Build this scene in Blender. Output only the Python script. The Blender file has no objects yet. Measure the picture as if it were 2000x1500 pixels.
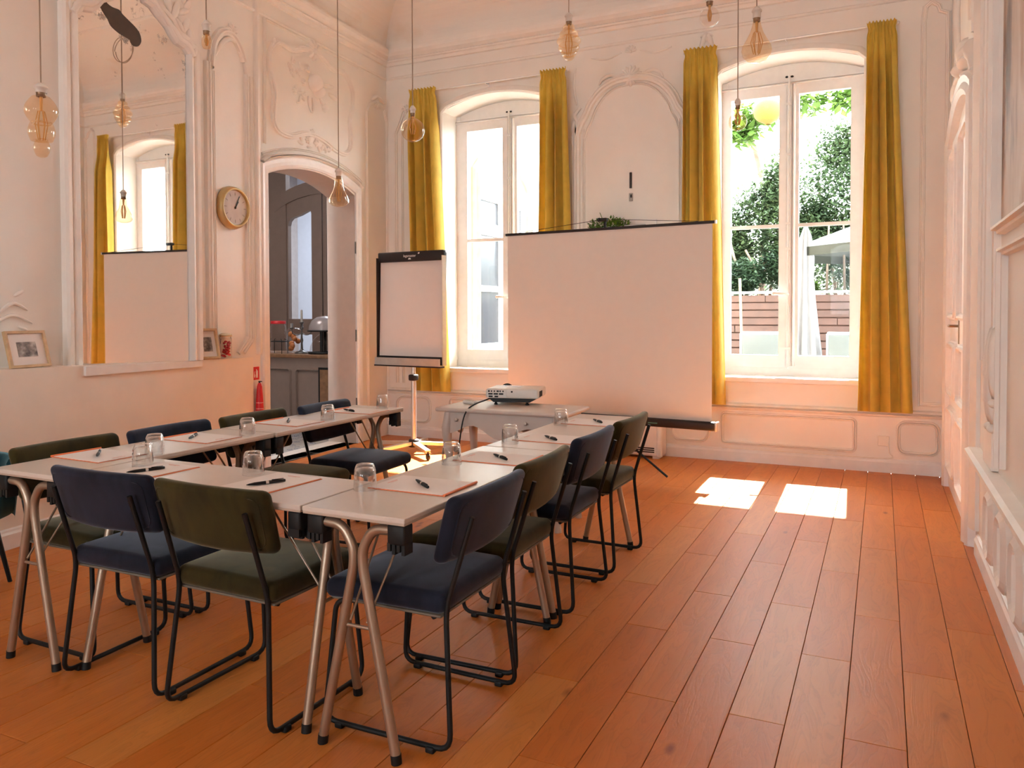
import bpy, math, random
from mathutils import Vector, Matrix
from mathutils.geometry import tessellate_polygon
random.seed(7)
C = bpy.context.scene.collection
S = bpy.context.scene
PI = math.pi
def R(a): return math.radians(a)

# ------------------------------------------------------------------ camera
CAM_H = 1.33
cam = bpy.data.cameras.new('camera'); co = bpy.data.objects.new('camera', cam); C.objects.link(co)
yaw, pit, rol = R(-25.3207), R(-1.3557), R(-0.1418)
fw = Vector((math.sin(yaw)*math.cos(pit), math.cos(yaw)*math.cos(pit), math.sin(pit)))
rt = Vector((math.cos(yaw), -math.sin(yaw), 0)); up = rt.cross(fw)
rt2 = rt*math.cos(rol)+up*math.sin(rol); up2 = up*math.cos(rol)-rt*math.sin(rol)
m = Matrix((rt2, up2, -fw)).transposed().to_4x4(); m.translation = (0, 0, CAM_H); co.matrix_world = m
cam.sensor_width = 36; cam.lens = 36*1526.5/2000; cam.shift_y = -0.0505; cam.clip_start = 0.05; cam.clip_end = 300
S.camera = co

# ------------------------------------------------------------------ light
SKY, SUN, EXPO = 13.0, 35.0, 1.14
w = bpy.data.worlds.new('sky'); S.world = w; w.use_nodes = True
bg = w.node_tree.nodes['Background']; bg.inputs[0].default_value = (.87, .98, 1.05, 1); bg.inputs[1].default_value = SKY
sun = bpy.data.lights.new('sun', 'SUN'); sun.energy = SUN; sun.angle = R(.53); sun.color = (1, .965, .90)
so = bpy.data.objects.new('sun', sun); C.objects.link(so)
so.rotation_euler = Vector((.025, -1, -.98)).to_track_quat('-Z', 'Y').to_euler(); so.location = (0, 12, 12)
def portal(name, loc, rot, sx, sy):
    l = bpy.data.lights.new(name, 'AREA'); l.shape = 'RECTANGLE'; l.size = sx; l.size_y = sy; l.cycles.is_portal = True
    o = bpy.data.objects.new(name, l); C.objects.link(o); o.location = loc; o.rotation_euler = rot
for x in (-3.6, -.755): portal('window_portal', (x, 7.63, 2.15), (-PI/2, 0, 0), 1.3, 3.0)
for x in (-3.45, -.75): portal('window_portal', (x, -5.65, 2.2), (PI/2, 0, 0), .9, 1.9)  # sky light through the added rear openings
hl = bpy.data.lights.new('hall_light', 'AREA'); hl.energy = 70; hl.size = 1.6; hl.color = (.80, .88, 1)
ho = bpy.data.objects.new('hall_light', hl); C.objects.link(ho); ho.location = (-6.9, 9.4, 3.6)
hl2 = bpy.data.lights.new('passage_light', 'AREA'); hl2.energy = 18; hl2.size = 1.0; hl2.color = (1, .9, .84)
ho2 = bpy.data.objects.new('passage_light', hl2); C.objects.link(ho2); ho2.location = (-6.6, 5.6, 3.6)
vs = S.view_settings; vs.view_transform = 'Standard'; vs.look = 'None'; vs.gamma = 1; vs.exposure = EXPO; vs.use_curve_mapping = False
S.cycles.use_denoising = True; S.cycles.max_bounces = 12; S.cycles.diffuse_bounces = 6; S.cycles.transparent_max_bounces = 24
S.cycles.caustics_reflective = False; S.cycles.caustics_refractive = False; S.cycles.sample_clamp_indirect = 6

# ------------------------------------------------------------------ materials
def nt(name):
    m = bpy.data.materials.new(name); m.use_nodes = True
    return m, m.node_tree.nodes, m.node_tree.links, m.node_tree.nodes['Principled BSDF']
def ramp(N, stops):
    r = N.new('ShaderNodeValToRGB'); e = r.color_ramp.elements
    while len(e) < len(stops): e.new(.5)
    for k, (p, c) in enumerate(stops): e[k].position = p; e[k].color = (*c, 1)
    return r
def mat(name, col, rough=.5, metal=0, var=.06, scale=14, bump=0, bscale=120, sheen=0, spec=.5, coat=0):
    m, N, L, b = nt(name)
    b.inputs['Roughness'].default_value = rough; b.inputs['Metallic'].default_value = metal
    b.inputs['Specular IOR Level'].default_value = spec; b.inputs['Coat Weight'].default_value = coat
    tc = N.new('ShaderNodeTexCoord')
    n = N.new('ShaderNodeTexNoise'); n.inputs['Scale'].default_value = scale; n.inputs['Detail'].default_value = 5
    L.new(tc.outputs['Object'], n.inputs['Vector'])
    r = ramp(N, [(.3, [c*(1-var) for c in col]), (.7, [min(1, c*(1+var)) for c in col])])
    L.new(n.outputs['Fac'], r.inputs[0]); L.new(r.outputs[0], b.inputs['Base Color'])
    if sheen:
        b.inputs['Sheen Weight'].default_value = sheen; b.inputs['Sheen Roughness'].default_value = .35
        b.inputs['Sheen Tint'].default_value = (*[min(1, .35+c*2.2) for c in col], 1)
    if bump:
        n2 = N.new('ShaderNodeTexNoise'); n2.inputs['Scale'].default_value = bscale; n2.inputs['Detail'].default_value = 3
        L.new(tc.outputs['Object'], n2.inputs['Vector'])
        bp = N.new('ShaderNodeBump'); bp.inputs['Strength'].default_value = bump; bp.inputs['Distance'].default_value = .01
        L.new(n2.outputs['Fac'], bp.inputs['Height']); L.new(bp.outputs[0], b.inputs['Normal'])
    return m
def velvet(name, col):
    m, N, L, b = nt(name)
    b.inputs['Roughness'].default_value = .85; b.inputs['Specular IOR Level'].default_value = .2
    b.inputs['Sheen Weight'].default_value = .62; b.inputs['Sheen Roughness'].default_value = .38
    b.inputs['Sheen Tint'].default_value = (*[min(1, .34+c*9) for c in col], 1)
    tc = N.new('ShaderNodeTexCoord'); mp = N.new('ShaderNodeMapping'); mp.inputs['Scale'].default_value = (5, 5, 1.6)
    n = N.new('ShaderNodeTexNoise'); n.inputs['Scale'].default_value = 2.2; n.inputs['Detail'].default_value = 4; n.inputs['Distortion'].default_value = .6
    L.new(tc.outputs['Object'], mp.inputs[0]); L.new(mp.outputs[0], n.inputs['Vector'])
    r = ramp(N, [(.35, [c*.7 for c in col]), (.68, [c*1.6 for c in col])])
    L.new(n.outputs['Fac'], r.inputs[0]); L.new(r.outputs[0], b.inputs['Base Color'])
    n2 = N.new('ShaderNodeTexNoise'); n2.inputs['Scale'].default_value = 500
    L.new(tc.outputs['Object'], n2.inputs['Vector'])
    bp = N.new('ShaderNodeBump'); bp.inputs['Strength'].default_value = .15; bp.inputs['Distance'].default_value = .002
    L.new(n2.outputs['Fac'], bp.inputs['Height']); L.new(bp.outputs[0], b.inputs['Normal'])
    return m
def thin_glass(name, tint=(1, 1, 1), refl=.08, rough=0, edge=.6):
    m = bpy.data.materials.new(name); m.use_nodes = True; N = m.node_tree.nodes; L = m.node_tree.links; N.clear()
    o = N.new('ShaderNodeOutputMaterial'); mx = N.new('ShaderNodeMixShader'); t = N.new('ShaderNodeBsdfTransparent'); g = N.new('ShaderNodeBsdfGlossy')
    lw = N.new('ShaderNodeLayerWeight'); lw.inputs[0].default_value = .35
    mm = N.new('ShaderNodeMath'); mm.operation = 'MULTIPLY_ADD'; mm.inputs[1].default_value = edge; mm.inputs[2].default_value = refl; mm.use_clamp = True
    L.new(lw.outputs['Facing'], mm.inputs[0])
    pw = N.new('ShaderNodeMath'); pw.operation = 'POWER'; pw.inputs[1].default_value = 1.6
    L.new(mm.outputs[0], pw.inputs[0])
    t.inputs[0].default_value = (*tint, 1); g.inputs['Roughness'].default_value = rough; g.inputs[0].default_value = (1, 1, 1, 1)
    L.new(pw.outputs[0], mx.inputs[0]); L.new(t.outputs[0], mx.inputs[1]); L.new(g.outputs[0], mx.inputs[2]); L.new(mx.outputs[0], o.inputs[0])
    return m
def cloth(name, col, trans=.25):
    m, N, L, b = nt(name)
    b.inputs['Roughness'].default_value = .8; b.inputs['Sheen Weight'].default_value = .15
    tc = N.new('ShaderNodeTexCoord'); n = N.new('ShaderNodeTexNoise'); n.inputs['Scale'].default_value = 9; n.inputs['Detail'].default_value = 4
    L.new(tc.outputs['Object'], n.inputs['Vector'])
    r = ramp(N, [(.3, [c*.92 for c in col]), (.7, [min(1, c*1.07) for c in col])]); L.new(n.outputs['Fac'], r.inputs[0]); L.new(r.outputs[0], b.inputs['Base Color'])
    t = N.new('ShaderNodeBsdfTranslucent'); L.new(r.outputs[0], t.inputs[0]); mx = N.new('ShaderNodeMixShader'); mx.inputs[0].default_value = trans
    o = [x for x in N if x.type == 'OUTPUT_MATERIAL'][0]
    L.new(b.outputs[0], mx.inputs[1]); L.new(t.outputs[0], mx.inputs[2]); L.new(mx.outputs[0], o.inputs[0])
    w2 = N.new('ShaderNodeTexNoise'); w2.inputs['Scale'].default_value = 350; L.new(tc.outputs['Object'], w2.inputs['Vector'])
    bp = N.new('ShaderNodeBump'); bp.inputs['Strength'].default_value = .12; bp.inputs['Distance'].default_value = .003
    L.new(w2.outputs['Fac'], bp.inputs['Height']); L.new(bp.outputs[0], b.inputs['Normal'])
    return m
def wood_floor(name):
    m, N, L, b = nt(name)
    tc = N.new('ShaderNodeTexCoord'); oi = N.new('ShaderNodeObjectInfo')
    ad = N.new('ShaderNodeVectorMath'); ad.operation = 'MULTIPLY_ADD'
    cx = N.new('ShaderNodeCombineXYZ'); ml = N.new('ShaderNodeMath'); ml.operation = 'MULTIPLY'; ml.inputs[1].default_value = 37.0
    L.new(oi.outputs['Random'], ml.inputs[0]); L.new(ml.outputs[0], cx.inputs[0]); L.new(ml.outputs[0], cx.inputs[1]); L.new(ml.outputs[0], cx.inputs[2])
    ad.inputs[1].default_value = (1, 1, 1); L.new(tc.outputs['Object'], ad.inputs[0]); L.new(cx.outputs[0], ad.inputs[2])
    mp = N.new('ShaderNodeMapping'); mp.inputs['Scale'].default_value = (9, 1.3, 1); L.new(ad.outputs[0], mp.inputs[0])
    n = N.new('ShaderNodeTexNoise'); n.inputs['Scale'].default_value = 1.4; n.inputs['Detail'].default_value = 6; n.inputs['Distortion'].default_value = 1.2
    L.new(mp.outputs[0], n.inputs['Vector'])
    # cathedral grain lines
    mu = N.new('ShaderNodeMath'); mu.operation = 'MULTIPLY'; mu.inputs[1].default_value = 16; L.new(n.outputs['Fac'], mu.inputs[0])
    fr = N.new('ShaderNodeMath'); fr.operation = 'PINGPONG'; fr.inputs[1].default_value = 1; L.new(mu.outputs[0], fr.inputs[0])
    gl = ramp(N, [(.0, (.80, .80, .80)), (.35, (1, 1, 1))]); L.new(fr.outputs[0], gl.inputs[0])
    base = ramp(N, [(0, (.54, .142, .021)), (.12, (.58, .165, .027)), (.75, (.62, .195, .037)), (1, (.63, .225, .050))]); L.new(oi.outputs['Random'], base.inputs[0])
    sh = ramp(N, [(.25, (.86, .82, .78)), (.7, (1.0, 1.0, 1.0))]); L.new(n.outputs['Fac'], sh.inputs[0])
    m1 = N.new('ShaderNodeMixRGB'); m1.blend_type = 'MULTIPLY'; m1.inputs[0].default_value = 1; L.new(base.outputs[0], m1.inputs[1]); L.new(sh.outputs[0], m1.inputs[2])
    m2 = N.new('ShaderNodeMixRGB'); m2.blend_type = 'MULTIPLY'; m2.inputs[0].default_value = .55; L.new(m1.outputs[0], m2.inputs[1]); L.new(gl.outputs[0], m2.inputs[2])
    # knots
    mk = N.new('ShaderNodeMapping'); mk.inputs['Scale'].default_value = (5, 2.2, 1); L.new(ad.outputs[0], mk.inputs[0])
    vo = N.new('ShaderNodeTexVoronoi'); vo.inputs['Scale'].default_value = .9; L.new(mk.outputs[0], vo.inputs['Vector'])
    kr = ramp(N, [(.02, (.35, .24, .16)), (.09, (1, 1, 1))]); L.new(vo.outputs['Distance'], kr.inputs[0])
    m3 = N.new('ShaderNodeMixRGB'); m3.blend_type = 'MULTIPLY'; m3.inputs[0].default_value = .8; L.new(m2.outputs[0], m3.inputs[1]); L.new(kr.outputs[0], m3.inputs[2])
    L.new(m3.outputs[0], b.inputs['Base Color'])
    b.inputs['Roughness'].default_value = .40; b.inputs['Specular IOR Level'].default_value = .22
    bp = N.new('ShaderNodeBump'); bp.inputs['Strength'].default_value = .12; bp.inputs['Distance'].default_value = .002
    L.new(fr.outputs[0], bp.inputs['Height']); L.new(bp.outputs[0], b.inputs['Normal'])
    return m
def mirror_mat(name):
    m, N, L, b = nt(name)
    tc = N.new('ShaderNodeTexCoord'); n = N.new('ShaderNodeTexNoise'); n.inputs['Scale'].default_value = 5.5; n.inputs['Detail'].default_value = 8; n.inputs['Roughness'].default_value = .75
    L.new(tc.outputs['Object'], n.inputs['Vector'])
    g = N.new('ShaderNodeSeparateXYZ'); L.new(tc.outputs['Object'], g.inputs[0])
    mr = N.new('ShaderNodeMapRange'); mr.inputs[1].default_value = 1.3; mr.inputs[2].default_value = 2.3; mr.inputs[3].default_value = -.12; mr.inputs[4].default_value = .035
    L.new(g.outputs[2], mr.inputs[0])
    a = N.new('ShaderNodeMath'); a.operation = 'ADD'; L.new(n.outputs['Fac'], a.inputs[0]); L.new(mr.outputs[0], a.inputs[1])
    r = ramp(N, [(.60, (.92, .91, .89)), (.70, (.16, .12, .09))]); L.new(a.outputs[0], r.inputs[0]); L.new(r.outputs[0], b.inputs['Base Color'])
    r2 = ramp(N, [(.60, (1, 1, 1)), (.72, (.2, .2, .2))]); L.new(a.outputs[0], r2.inputs[0]); L.new(r2.outputs[0], b.inputs['Metallic'])
    r3 = ramp(N, [(.60, (.015, .015, .015)), (.72, (.6, .6, .6))]); L.new(a.outputs[0], r3.inputs[0]); L.new(r3.outputs[0], b.inputs['Roughness'])
    return m
def blotch(name, stops, scale=6, stretch=(1, 1, 1), rough=.7, detail=6):
    m, N, L, b = nt(name); b.inputs['Roughness'].default_value = rough
    tc = N.new('ShaderNodeTexCoord'); mp = N.new('ShaderNodeMapping'); mp.inputs['Scale'].default_value = stretch
    n = N.new('ShaderNodeTexNoise'); n.inputs['Scale'].default_value = scale; n.inputs['Detail'].default_value = detail
    L.new(tc.outputs['Object'], mp.inputs[0]); L.new(mp.outputs[0], n.inputs['Vector'])
    r = ramp(N, stops); L.new(n.outputs['Fac'], r.inputs[0]); L.new(r.outputs[0], b.inputs['Base Color'])
    return m
def foliage_mat(name, a, c):
    m, N, L, b = nt(name)
    tc = N.new('ShaderNodeTexCoord'); n = N.new('ShaderNodeTexNoise'); n.inputs['Scale'].default_value = 4.5; n.inputs['Detail'].default_value = 5
    L.new(tc.outputs['Object'], n.inputs['Vector']); r = ramp(N, [(.3, a), (.7, c)]); L.new(n.outputs['Fac'], r.inputs[0]); L.new(r.outputs[0], b.inputs['Base Color'])
    b.inputs['Roughness'].default_value = .45
    t = N.new('ShaderNodeBsdfTranslucent'); L.new(r.outputs[0], t.inputs[0]); mx = N.new('ShaderNodeMixShader'); mx.inputs[0].default_value = .4
    o = [x for x in N if x.type == 'OUTPUT_MATERIAL'][0]
    L.new(b.outputs[0], mx.inputs[1]); L.new(t.outputs[0], mx.inputs[2]); L.new(mx.outputs[0], o.inputs[0])
    return m
M = {}
M['plaster'] = mat('plaster', (.86, .815, .76), .75, var=.025, scale=3, bump=.06, bscale=40)
M['moulding'] = mat('moulding_paint', (.87, .81, .75), .6, var=.03, scale=8)
M['ceiling'] = blotch('ceiling_paint', [(.35, (.86, .80, .74)), (.62, (.86, .795, .73)), (.75, (.78, .64, .51))], 1.3, rough=.8)
M['white'] = mat('white_paint', (.86, .83, .81), .42, var=.03)
M['dado'] = mat('dado_paint', (.87, .79, .70), .55, var=.03, scale=5)
M['floor'] = wood_floor('oak_planks'); M['joint'] = mat('floor_joint', (.05, .022, .01), .9)
M['laminate'] = mat('greige_laminate', (.63, .54, .47), .34, var=.02, scale=60)
M['edge'] = mat('greige_edge', (.47, .37, .29), .5, var=.03)
M['leg'] = mat('champagne_metal', (.40, .30, .22), .36, metal=.7, var=.04)
M['blackplastic'] = mat('black_plastic', (.008, .008, .008), .55, var=.1, spec=.35)
M['blackmetal'] = mat('black_metal', (.008, .008, .008), .5, var=.1, spec=.3)
M['blue'] = velvet('navy_velvet', (.010, .012, .022)); M['green'] = velvet('olive_velvet', (.026, .019, .003))
M['piping'] = mat('seat_board', (.16, .125, .09), .6)
M['paper'] = mat('paper', (.84, .77, .73), .7, var=.01); M['orange'] = mat('orange_card', (.80, .20, .06), .55)
M['redink'] = mat('red_ink', (.75, .35, .28), .7)
M['silver'] = mat('silver_band', (.8, .8, .8), .25, metal=1)
M['glass'] = thin_glass('window_glass', (.97, .985, .98), .03)
M['amber'] = thin_glass('amber_glass', (.97, .87, .73), .05); M['clear'] = thin_glass('clear_bulb', (.97, .94, .92), .05)
M['filament'] = mat('filament', (.72, .42, .16), .5)
M['cord'] = mat('cord', (.33, .24, .17), .7); M['socket'] = mat('socket_plastic', (.74, .66, .58), .5); M['brass'] = mat('bulb_collar', (.30, .19, .11), .4, metal=.6)
M['mustard'] = cloth('mustard_cloth', (.78, .565, .09), .32)
M['screen'] = mat('screen_cloth', (.79, .735, .675), .8, var=.01)
M['flipsheet'] = mat('flip_sheet', (.78, .70, .65), .7, var=.01)
M['alu'] = mat('aluminium', (.78, .74, .68), .32, metal=.85)
M['charcoal'] = mat('charcoal', (.028, .02, .018), .5, spec=.3)
M['mirror'] = mirror_mat('aged_mirror'); M['blob'] = mat('bare_backing', (.085, .058, .043), .8, var=.15)
M['sign'] = mat('sign_red', (.62, .012, .02), .45); M['signwhite'] = mat('sign_white', (.86, .82, .78), .5)
M['taupe'] = mat('hall_taupe', (.23, .165, .135), .6, var=.04); M['hallwall'] = mat('hall_wall', (.40, .345, .32), .8)
M['palewall'] = mat('pale_wall', (.72, .76, .84), .8, var=.02)
M['oak'] = mat('pale_oak', (.58, .38, .20), .5, var=.12, scale=30); M['walnut'] = mat('bar_top_wood', (.22, .11, .05), .4, var=.2, scale=25)
M['projwhite'] = mat('projector_shell', (.72, .68, .63), .42, var=.01)
M['tablewhite'] = mat('painted_table', (.58, .49, .43), .4, var=.03)
M['pewter'] = mat('pewter', (.16, .15, .14), .35, metal=.8)
M['leafa'] = foliage_mat('shrub_leaf', (.030, .052, .024), (.085, .125, .050)); M['leafb'] = foliage_mat('tree_leaf', (.05, .11, .015), (.12, .19, .04))
M['leafc'] = foliage_mat('dark_leaf', (.018, .038, .02), (.055, .095, .04)); M['leafd'] = foliage_mat('pot_plant_leaf', (.06, .16, .01), (.16, .32, .03))
M['bark'] = mat('bark', (.15, .11, .08), .9, var=.3); M['deck'] = mat('planter_wood', (.062, .026, .017), .6, var=.22, scale=7)
M['facade'] = mat('facade_render', (.88, .83, .74), .9, var=.03, scale=2); M['stone'] = mat('limestone', (.16, .13, .085), .9, var=.15, scale=9)
M['patio'] = mat('patio_paving', (.60, .57, .53), .9, var=.12, scale=3)
M['mesh'] = mat('patio_chair', (.062, .070, .064), .6); M['awning'] = cloth('olive_awning', (.013, .014, .005), .1)
M['parasol'] = cloth('white_parasol', (.16, .155, .155), .15); M['lantern'] = cloth('orange_lantern', (.26, .12, .008), .35)
M['jamb'] = mat('jamb_paint', (.58, .47, .40), .5, var=.03)  # even taupe, darker than the white casing
M['teal'] = velvet('teal_velvet', (.008, .05, .065))
def tile_mat():
    m, N, L, b = nt('cement_tile'); b.inputs['Roughness'].default_value = .35
    tc = N.new('ShaderNodeTexCoord'); n = N.new('ShaderNodeTexVoronoi'); n.inputs['Scale'].default_value = 11; n.distance = 'MANHATTAN'
    L.new(tc.outputs['Object'], n.inputs['Vector'])
    r = ramp(N, [(.2, (.10, .14, .26)), (.3, (.42, .42, .45)), (.5, (.20, .21, .27)), (.65, (.50, .48, .46))]); r.color_ramp.interpolation = 'CONSTANT'
    L.new(n.outputs['Distance'], r.inputs[0]); L.new(r.outputs[0], b.inputs['Base Color']); return m
M['tile'] = tile_mat()

# ------------------------------------------------------------------ mesh helpers
def cart(*a): return Vector(a)
class MB:
    def __init__(self): self.v = []; self.f = []; self.s = []
    def add(self, vs, fs, smooth=False):
        o = len(self.v); self.v += [tuple(x) for x in vs]; self.f += [tuple(i+o for i in f) for f in fs]; self.s += [smooth]*len(fs); return self
    def box(self, x0, x1, y0, y1, z0, z1, b=0):
        if b:
            return self.rbox(((x0+x1)/2, (y0+y1)/2, (z0+z1)/2), (x1-x0, y1-y0, z1-z0), b, 1)
        vs = [(x, y, z) for z in (z0, z1) for y in (y0, y1) for x in (x0, x1)]
        return self.add(vs, [(0, 2, 3, 1), (4, 5, 7, 6), (0, 1, 5, 4), (2, 6, 7, 3), (0, 4, 6, 2), (1, 3, 7, 5)])
    def bar(self, p, q, w, h, upv=(0, 0, 1)):
        p, q = Vector(p), Vector(q); d = (q-p).normalized(); u = Vector(upv)
        a = d.cross(u); a = a.normalized() if a.length > 1e-4 else Vector((1, 0, 0)); c = a.cross(d)
        vs = [e+a*(w/2*i)+c*(h/2*j) for e in (p, q) for i, j in ((-1, -1), (1, -1), (1, 1), (-1, 1))]
        return self.add(vs, [(3, 2, 1, 0), (4, 5, 6, 7), (0, 1, 5, 4), (1, 2, 6, 5), (2, 3, 7, 6), (3, 0, 4, 7)])
    def tube(self, pts, r, n=8, closed=False, caps=True):
        P = [Vector(p) for p in pts]; k = len(P); rs = r if isinstance(r, (list, tuple)) else [r]*k
        T = []
        for i in range(k):
            a = P[i-1] if (i or closed) else P[i]; b = P[(i+1) % k] if (i < k-1 or closed) else P[i]
            T.append((b-a).normalized() if (b-a).length > 1e-9 else Vector((0, 0, 1)))
        u = T[0].orthogonal().normalized(); vs = []
        for i in range(k):
            u = (u-T[i]*u.dot(T[i])); u = u.normalized() if u.length > 1e-6 else T[i].orthogonal().normalized(); v = T[i].cross(u)
            vs += [P[i]+(u*math.cos(2*PI*j/n)+v*math.sin(2*PI*j/n))*rs[i] for j in range(n)]
        fs = []
        for i in range(k if closed else k-1):
            a, b = i*n, ((i+1) % k)*n
            fs += [(a+j, a+(j+1) % n, b+(j+1) % n, b+j) for j in range(n)]
        self.add(vs, fs, True)
        if caps and not closed:
            self.add(vs[:n], [tuple(range(n))[::-1]]); self.add(vs[-n:], [tuple(range(n))])
        return self
    def lathe(self, prof, n=20, c=(0, 0, 0), rib=0, smooth=True, axis=None):
        vs = []
        for (r, z) in prof:
            for j in range(n):
                a = 2*PI*j/n; rr = r*(1-(rib if j % 2 else 0)) if r > 1e-5 else 1e-5
                p = Vector((rr*math.cos(a), rr*math.sin(a), z))
                if axis is not None: p = axis @ p
                vs.append(p+Vector(c))
        fs = [(i*n+j, i*n+(j+1) % n, (i+1)*n+(j+1) % n, (i+1)*n+j) for i in range(len(prof)-1) for j in range(n)]
        return self.add(vs, fs, smooth)
    def ell(self, c, r, n=8, m=5, rot=None):
        vs = []; fs = []
        for i in range(m+1):
            t = PI*i/m
            for j in range(n):
                a = 2*PI*j/n; p = Vector((r[0]*math.sin(t)*math.cos(a), r[1]*math.sin(t)*math.sin(a), r[2]*math.cos(t)))
                if rot is not None: p = rot @ p
                vs.append(p+Vector(c))
        fs = [(i*n+j, (i+1)*n+j, (i+1)*n+(j+1) % n, i*n+(j+1) % n) for i in range(m) for j in range(n)]
        return self.add(vs, fs, True)
    def rbox(self, c, size, r, n=4, fn=None, smooth=True):
        """rounded box; fn deforms the local point"""
        hx, hy, hz = [s/2 for s in size]; r = min(r, hx*.98, hy*.98, hz*.98)
        def axisvals(h):
            k = max(1, n); e = [-h+r*(1-math.cos(PI/2*i/k)) for i in range(k+1)]
            mid = [] if fn is None else [-(h-r)+2*(h-r)*t/6 for t in range(1, 6)]
            return e+mid+[-x for x in e[::-1]]
        ax, ay, az = axisvals(hx), axisvals(hy), axisvals(hz)
        idx = {}; vs = []
        def vert(p):
            key = tuple(round(x, 6) for x in p)
            if key in idx: return idx[key]
            q = Vector(p); inn = Vector((max(-hx+r, min(hx-r, q.x)), max(-hy+r, min(hy-r, q.y)), max(-hz+r, min(hz-r, q.z))))
            d = q-inn
            if d.length > 1e-9: q = inn+d.normalized()*r
            if fn: q = Vector(fn(q))
            idx[key] = len(vs); vs.append(q+Vector(c)); return idx[key]
        fs = []
        for a, b, mk, flip in ((ax, ay, lambda i, j, s: (i, j, s*hz), 0), (ay, az, lambda i, j, s: (s*hx, i, j), 0), (az, ax, lambda i, j, s: (j, s*hy, i), 0)):
            for s in (-1, 1):
                for i in range(len(a)-1):
                    for j in range(len(b)-1):
                        q = [vert(mk(a[i], b[j], s)), vert(mk(a[i+1], b[j], s)), vert(mk(a[i+1], b[j+1], s)), vert(mk(a[i], b[j+1], s))]
                        if len(set(q)) < 3: continue
                        q = list(dict.fromkeys(q)); fs.append(tuple(q if s > 0 else q[::-1]))
        return self.add(vs, fs, smooth)
    def grid(self, fn, nu, nv, smooth=True):
        vs = [fn(i/nu, j/nv) for i in range(nu+1) for j in range(nv+1)]; k = nv+1
        return self.add(vs, [(i*k+j, (i+1)*k+j, (i+1)*k+j+1, i*k+j+1) for i in range(nu) for j in range(nv)], smooth)
    def prism(self, poly, W, o0, o1):
        """polygon in (s,z), thick from o0 to o1, mapped by W(s,z,o)"""
        n = len(poly); tri = tessellate_polygon([[Vector((p[0], p[1], 0)) for p in poly]])
        vs = [W(p[0], p[1], o0) for p in poly]+[W(p[0], p[1], o1) for p in poly]
        fs = [tuple(t) for t in tri]+[tuple(i+n for i in t[::-1]) for t in tri]+[(i, (i+1) % n, n+(i+1) % n, n+i) for i in range(n)]
        return self.add(vs, fs)
    def sweep(self, path, prof, W, closed=False, smooth=False):
        """profile (a,o): a sideways in the wall plane, o off the wall"""
        k = len(path); P = [Vector((p[0], p[1])) for p in path]; vs = []
        for i in range(k):
            d1 = (P[i]-P[i-1]) if (i or closed) else None; d2 = (P[(i+1) % k]-P[i]) if (i < k-1 or closed) else None
            if d1 is None: d1 = d2
            if d2 is None: d2 = d1
            n1 = Vector((-d1.y, d1.x)).normalized(); n2 = Vector((-d2.y, d2.x)).normalized()
            nn = n1+n2; nn = nn.normalized() if nn.length > 1e-6 else n1
            f = min(2.0, 1/max(.3, nn.dot(n1)))
            vs += [W(P[i].x+nn.x*a*f, P[i].y+nn.y*a*f, o) for a, o in prof]
        q = len(prof); fs = []
        for i in range(k if closed else k-1):
            a, b = i*q, ((i+1) % k)*q
            fs += [(a+j, a+j+1, b+j+1, b+j) for j in range(q-1)]
        return self.add(vs, fs, smooth)
    def build(self, name, material, parent=None, smooth=None):
        me = bpy.data.meshes.new(name); me.from_pydata([tuple(x) for x in self.v], [], self.f); me.update()
        me.polygons.foreach_set('use_smooth', self.s if smooth is None else [smooth]*len(self.f))
        me.materials.append(material); o = bpy.data.objects.new(name, me); C.objects.link(o)
        if parent is not None: o.parent = parent
        return o
def tag(o, label, cat, group=None, kind=None):
    o['label'] = label; o['category'] = cat
    if group: o['group'] = group
    if kind: o['kind'] = kind
    return o
def thing(name, label, cat, loc=(0, 0, 0), rz=0, group=None):
    o = bpy.data.objects.new(name, None); C.objects.link(o); o.location = loc; o.rotation_euler = (0, 0, rz); o.empty_display_size = .05
    return tag(o, label, cat, group)
def struct(o, label, cat): return tag(o, label, cat, kind='structure')
def dup(root, loc, rz, label, group=None, mats=None):
    r = root.copy(); C.objects.link(r); r.location = loc; r.rotation_euler = (0, 0, rz); r['label'] = label
    if group: r['group'] = group
    def rec(src, dst):
        for ch in src.children:
            c = ch.copy(); C.objects.link(c); c.parent = dst
            if mats and c.type == 'MESH' and ch.data.materials and ch.data.materials[0] in mats:
                c.data = mats[ch.data.materials[0]](ch.data)
            rec(ch, c)
    rec(root, r); return r
def text(body, size, material, parent, loc, rot, name='lettering', ext=.0008):
    cu = bpy.data.curves.new(name, 'FONT'); cu.body = body; cu.size = size; cu.extrude = ext; cu.align_x = 'CENTER'; cu.align_y = 'CENTER'
    cu.materials.append(material); t_ = bpy.data.objects.new(name, cu); C.objects.link(t_); bpy.context.view_layer.update()
    me = bpy.data.meshes.new_from_object(t_.evaluated_get(bpy.context.evaluated_depsgraph_get())); bpy.data.objects.remove(t_); me.name = name
    o = bpy.data.objects.new(name, me); C.objects.link(o); o.location = loc; o.rotation_euler = rot; o.parent = parent; return o
def arc(c, r, a0, a1, n, y=0): return [(c[0]+r*math.cos(R(a0+(a1-a0)*i/n)), y, c[1]+r*math.sin(R(a0+(a1-a0)*i/n))) for i in range(n+1)]
def rounded_path(P, r, n=5):
    out = [Vector(P[0])]
    for i in range(1, len(P)-1):
        p = Vector(P[i]); a = (Vector(P[i-1])-p); b = (Vector(P[i+1])-p); d = min(r, a.length*.48, b.length*.48); a.normalize(); b.normalize()
        s, e = p+a*d, p+b*d
        for k in range(n+1):
            t = k/n; out.append(s*(1-t)**2+p*2*t*(1-t)+e*t*t)
    out.append(Vector(P[-1])); return out
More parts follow.
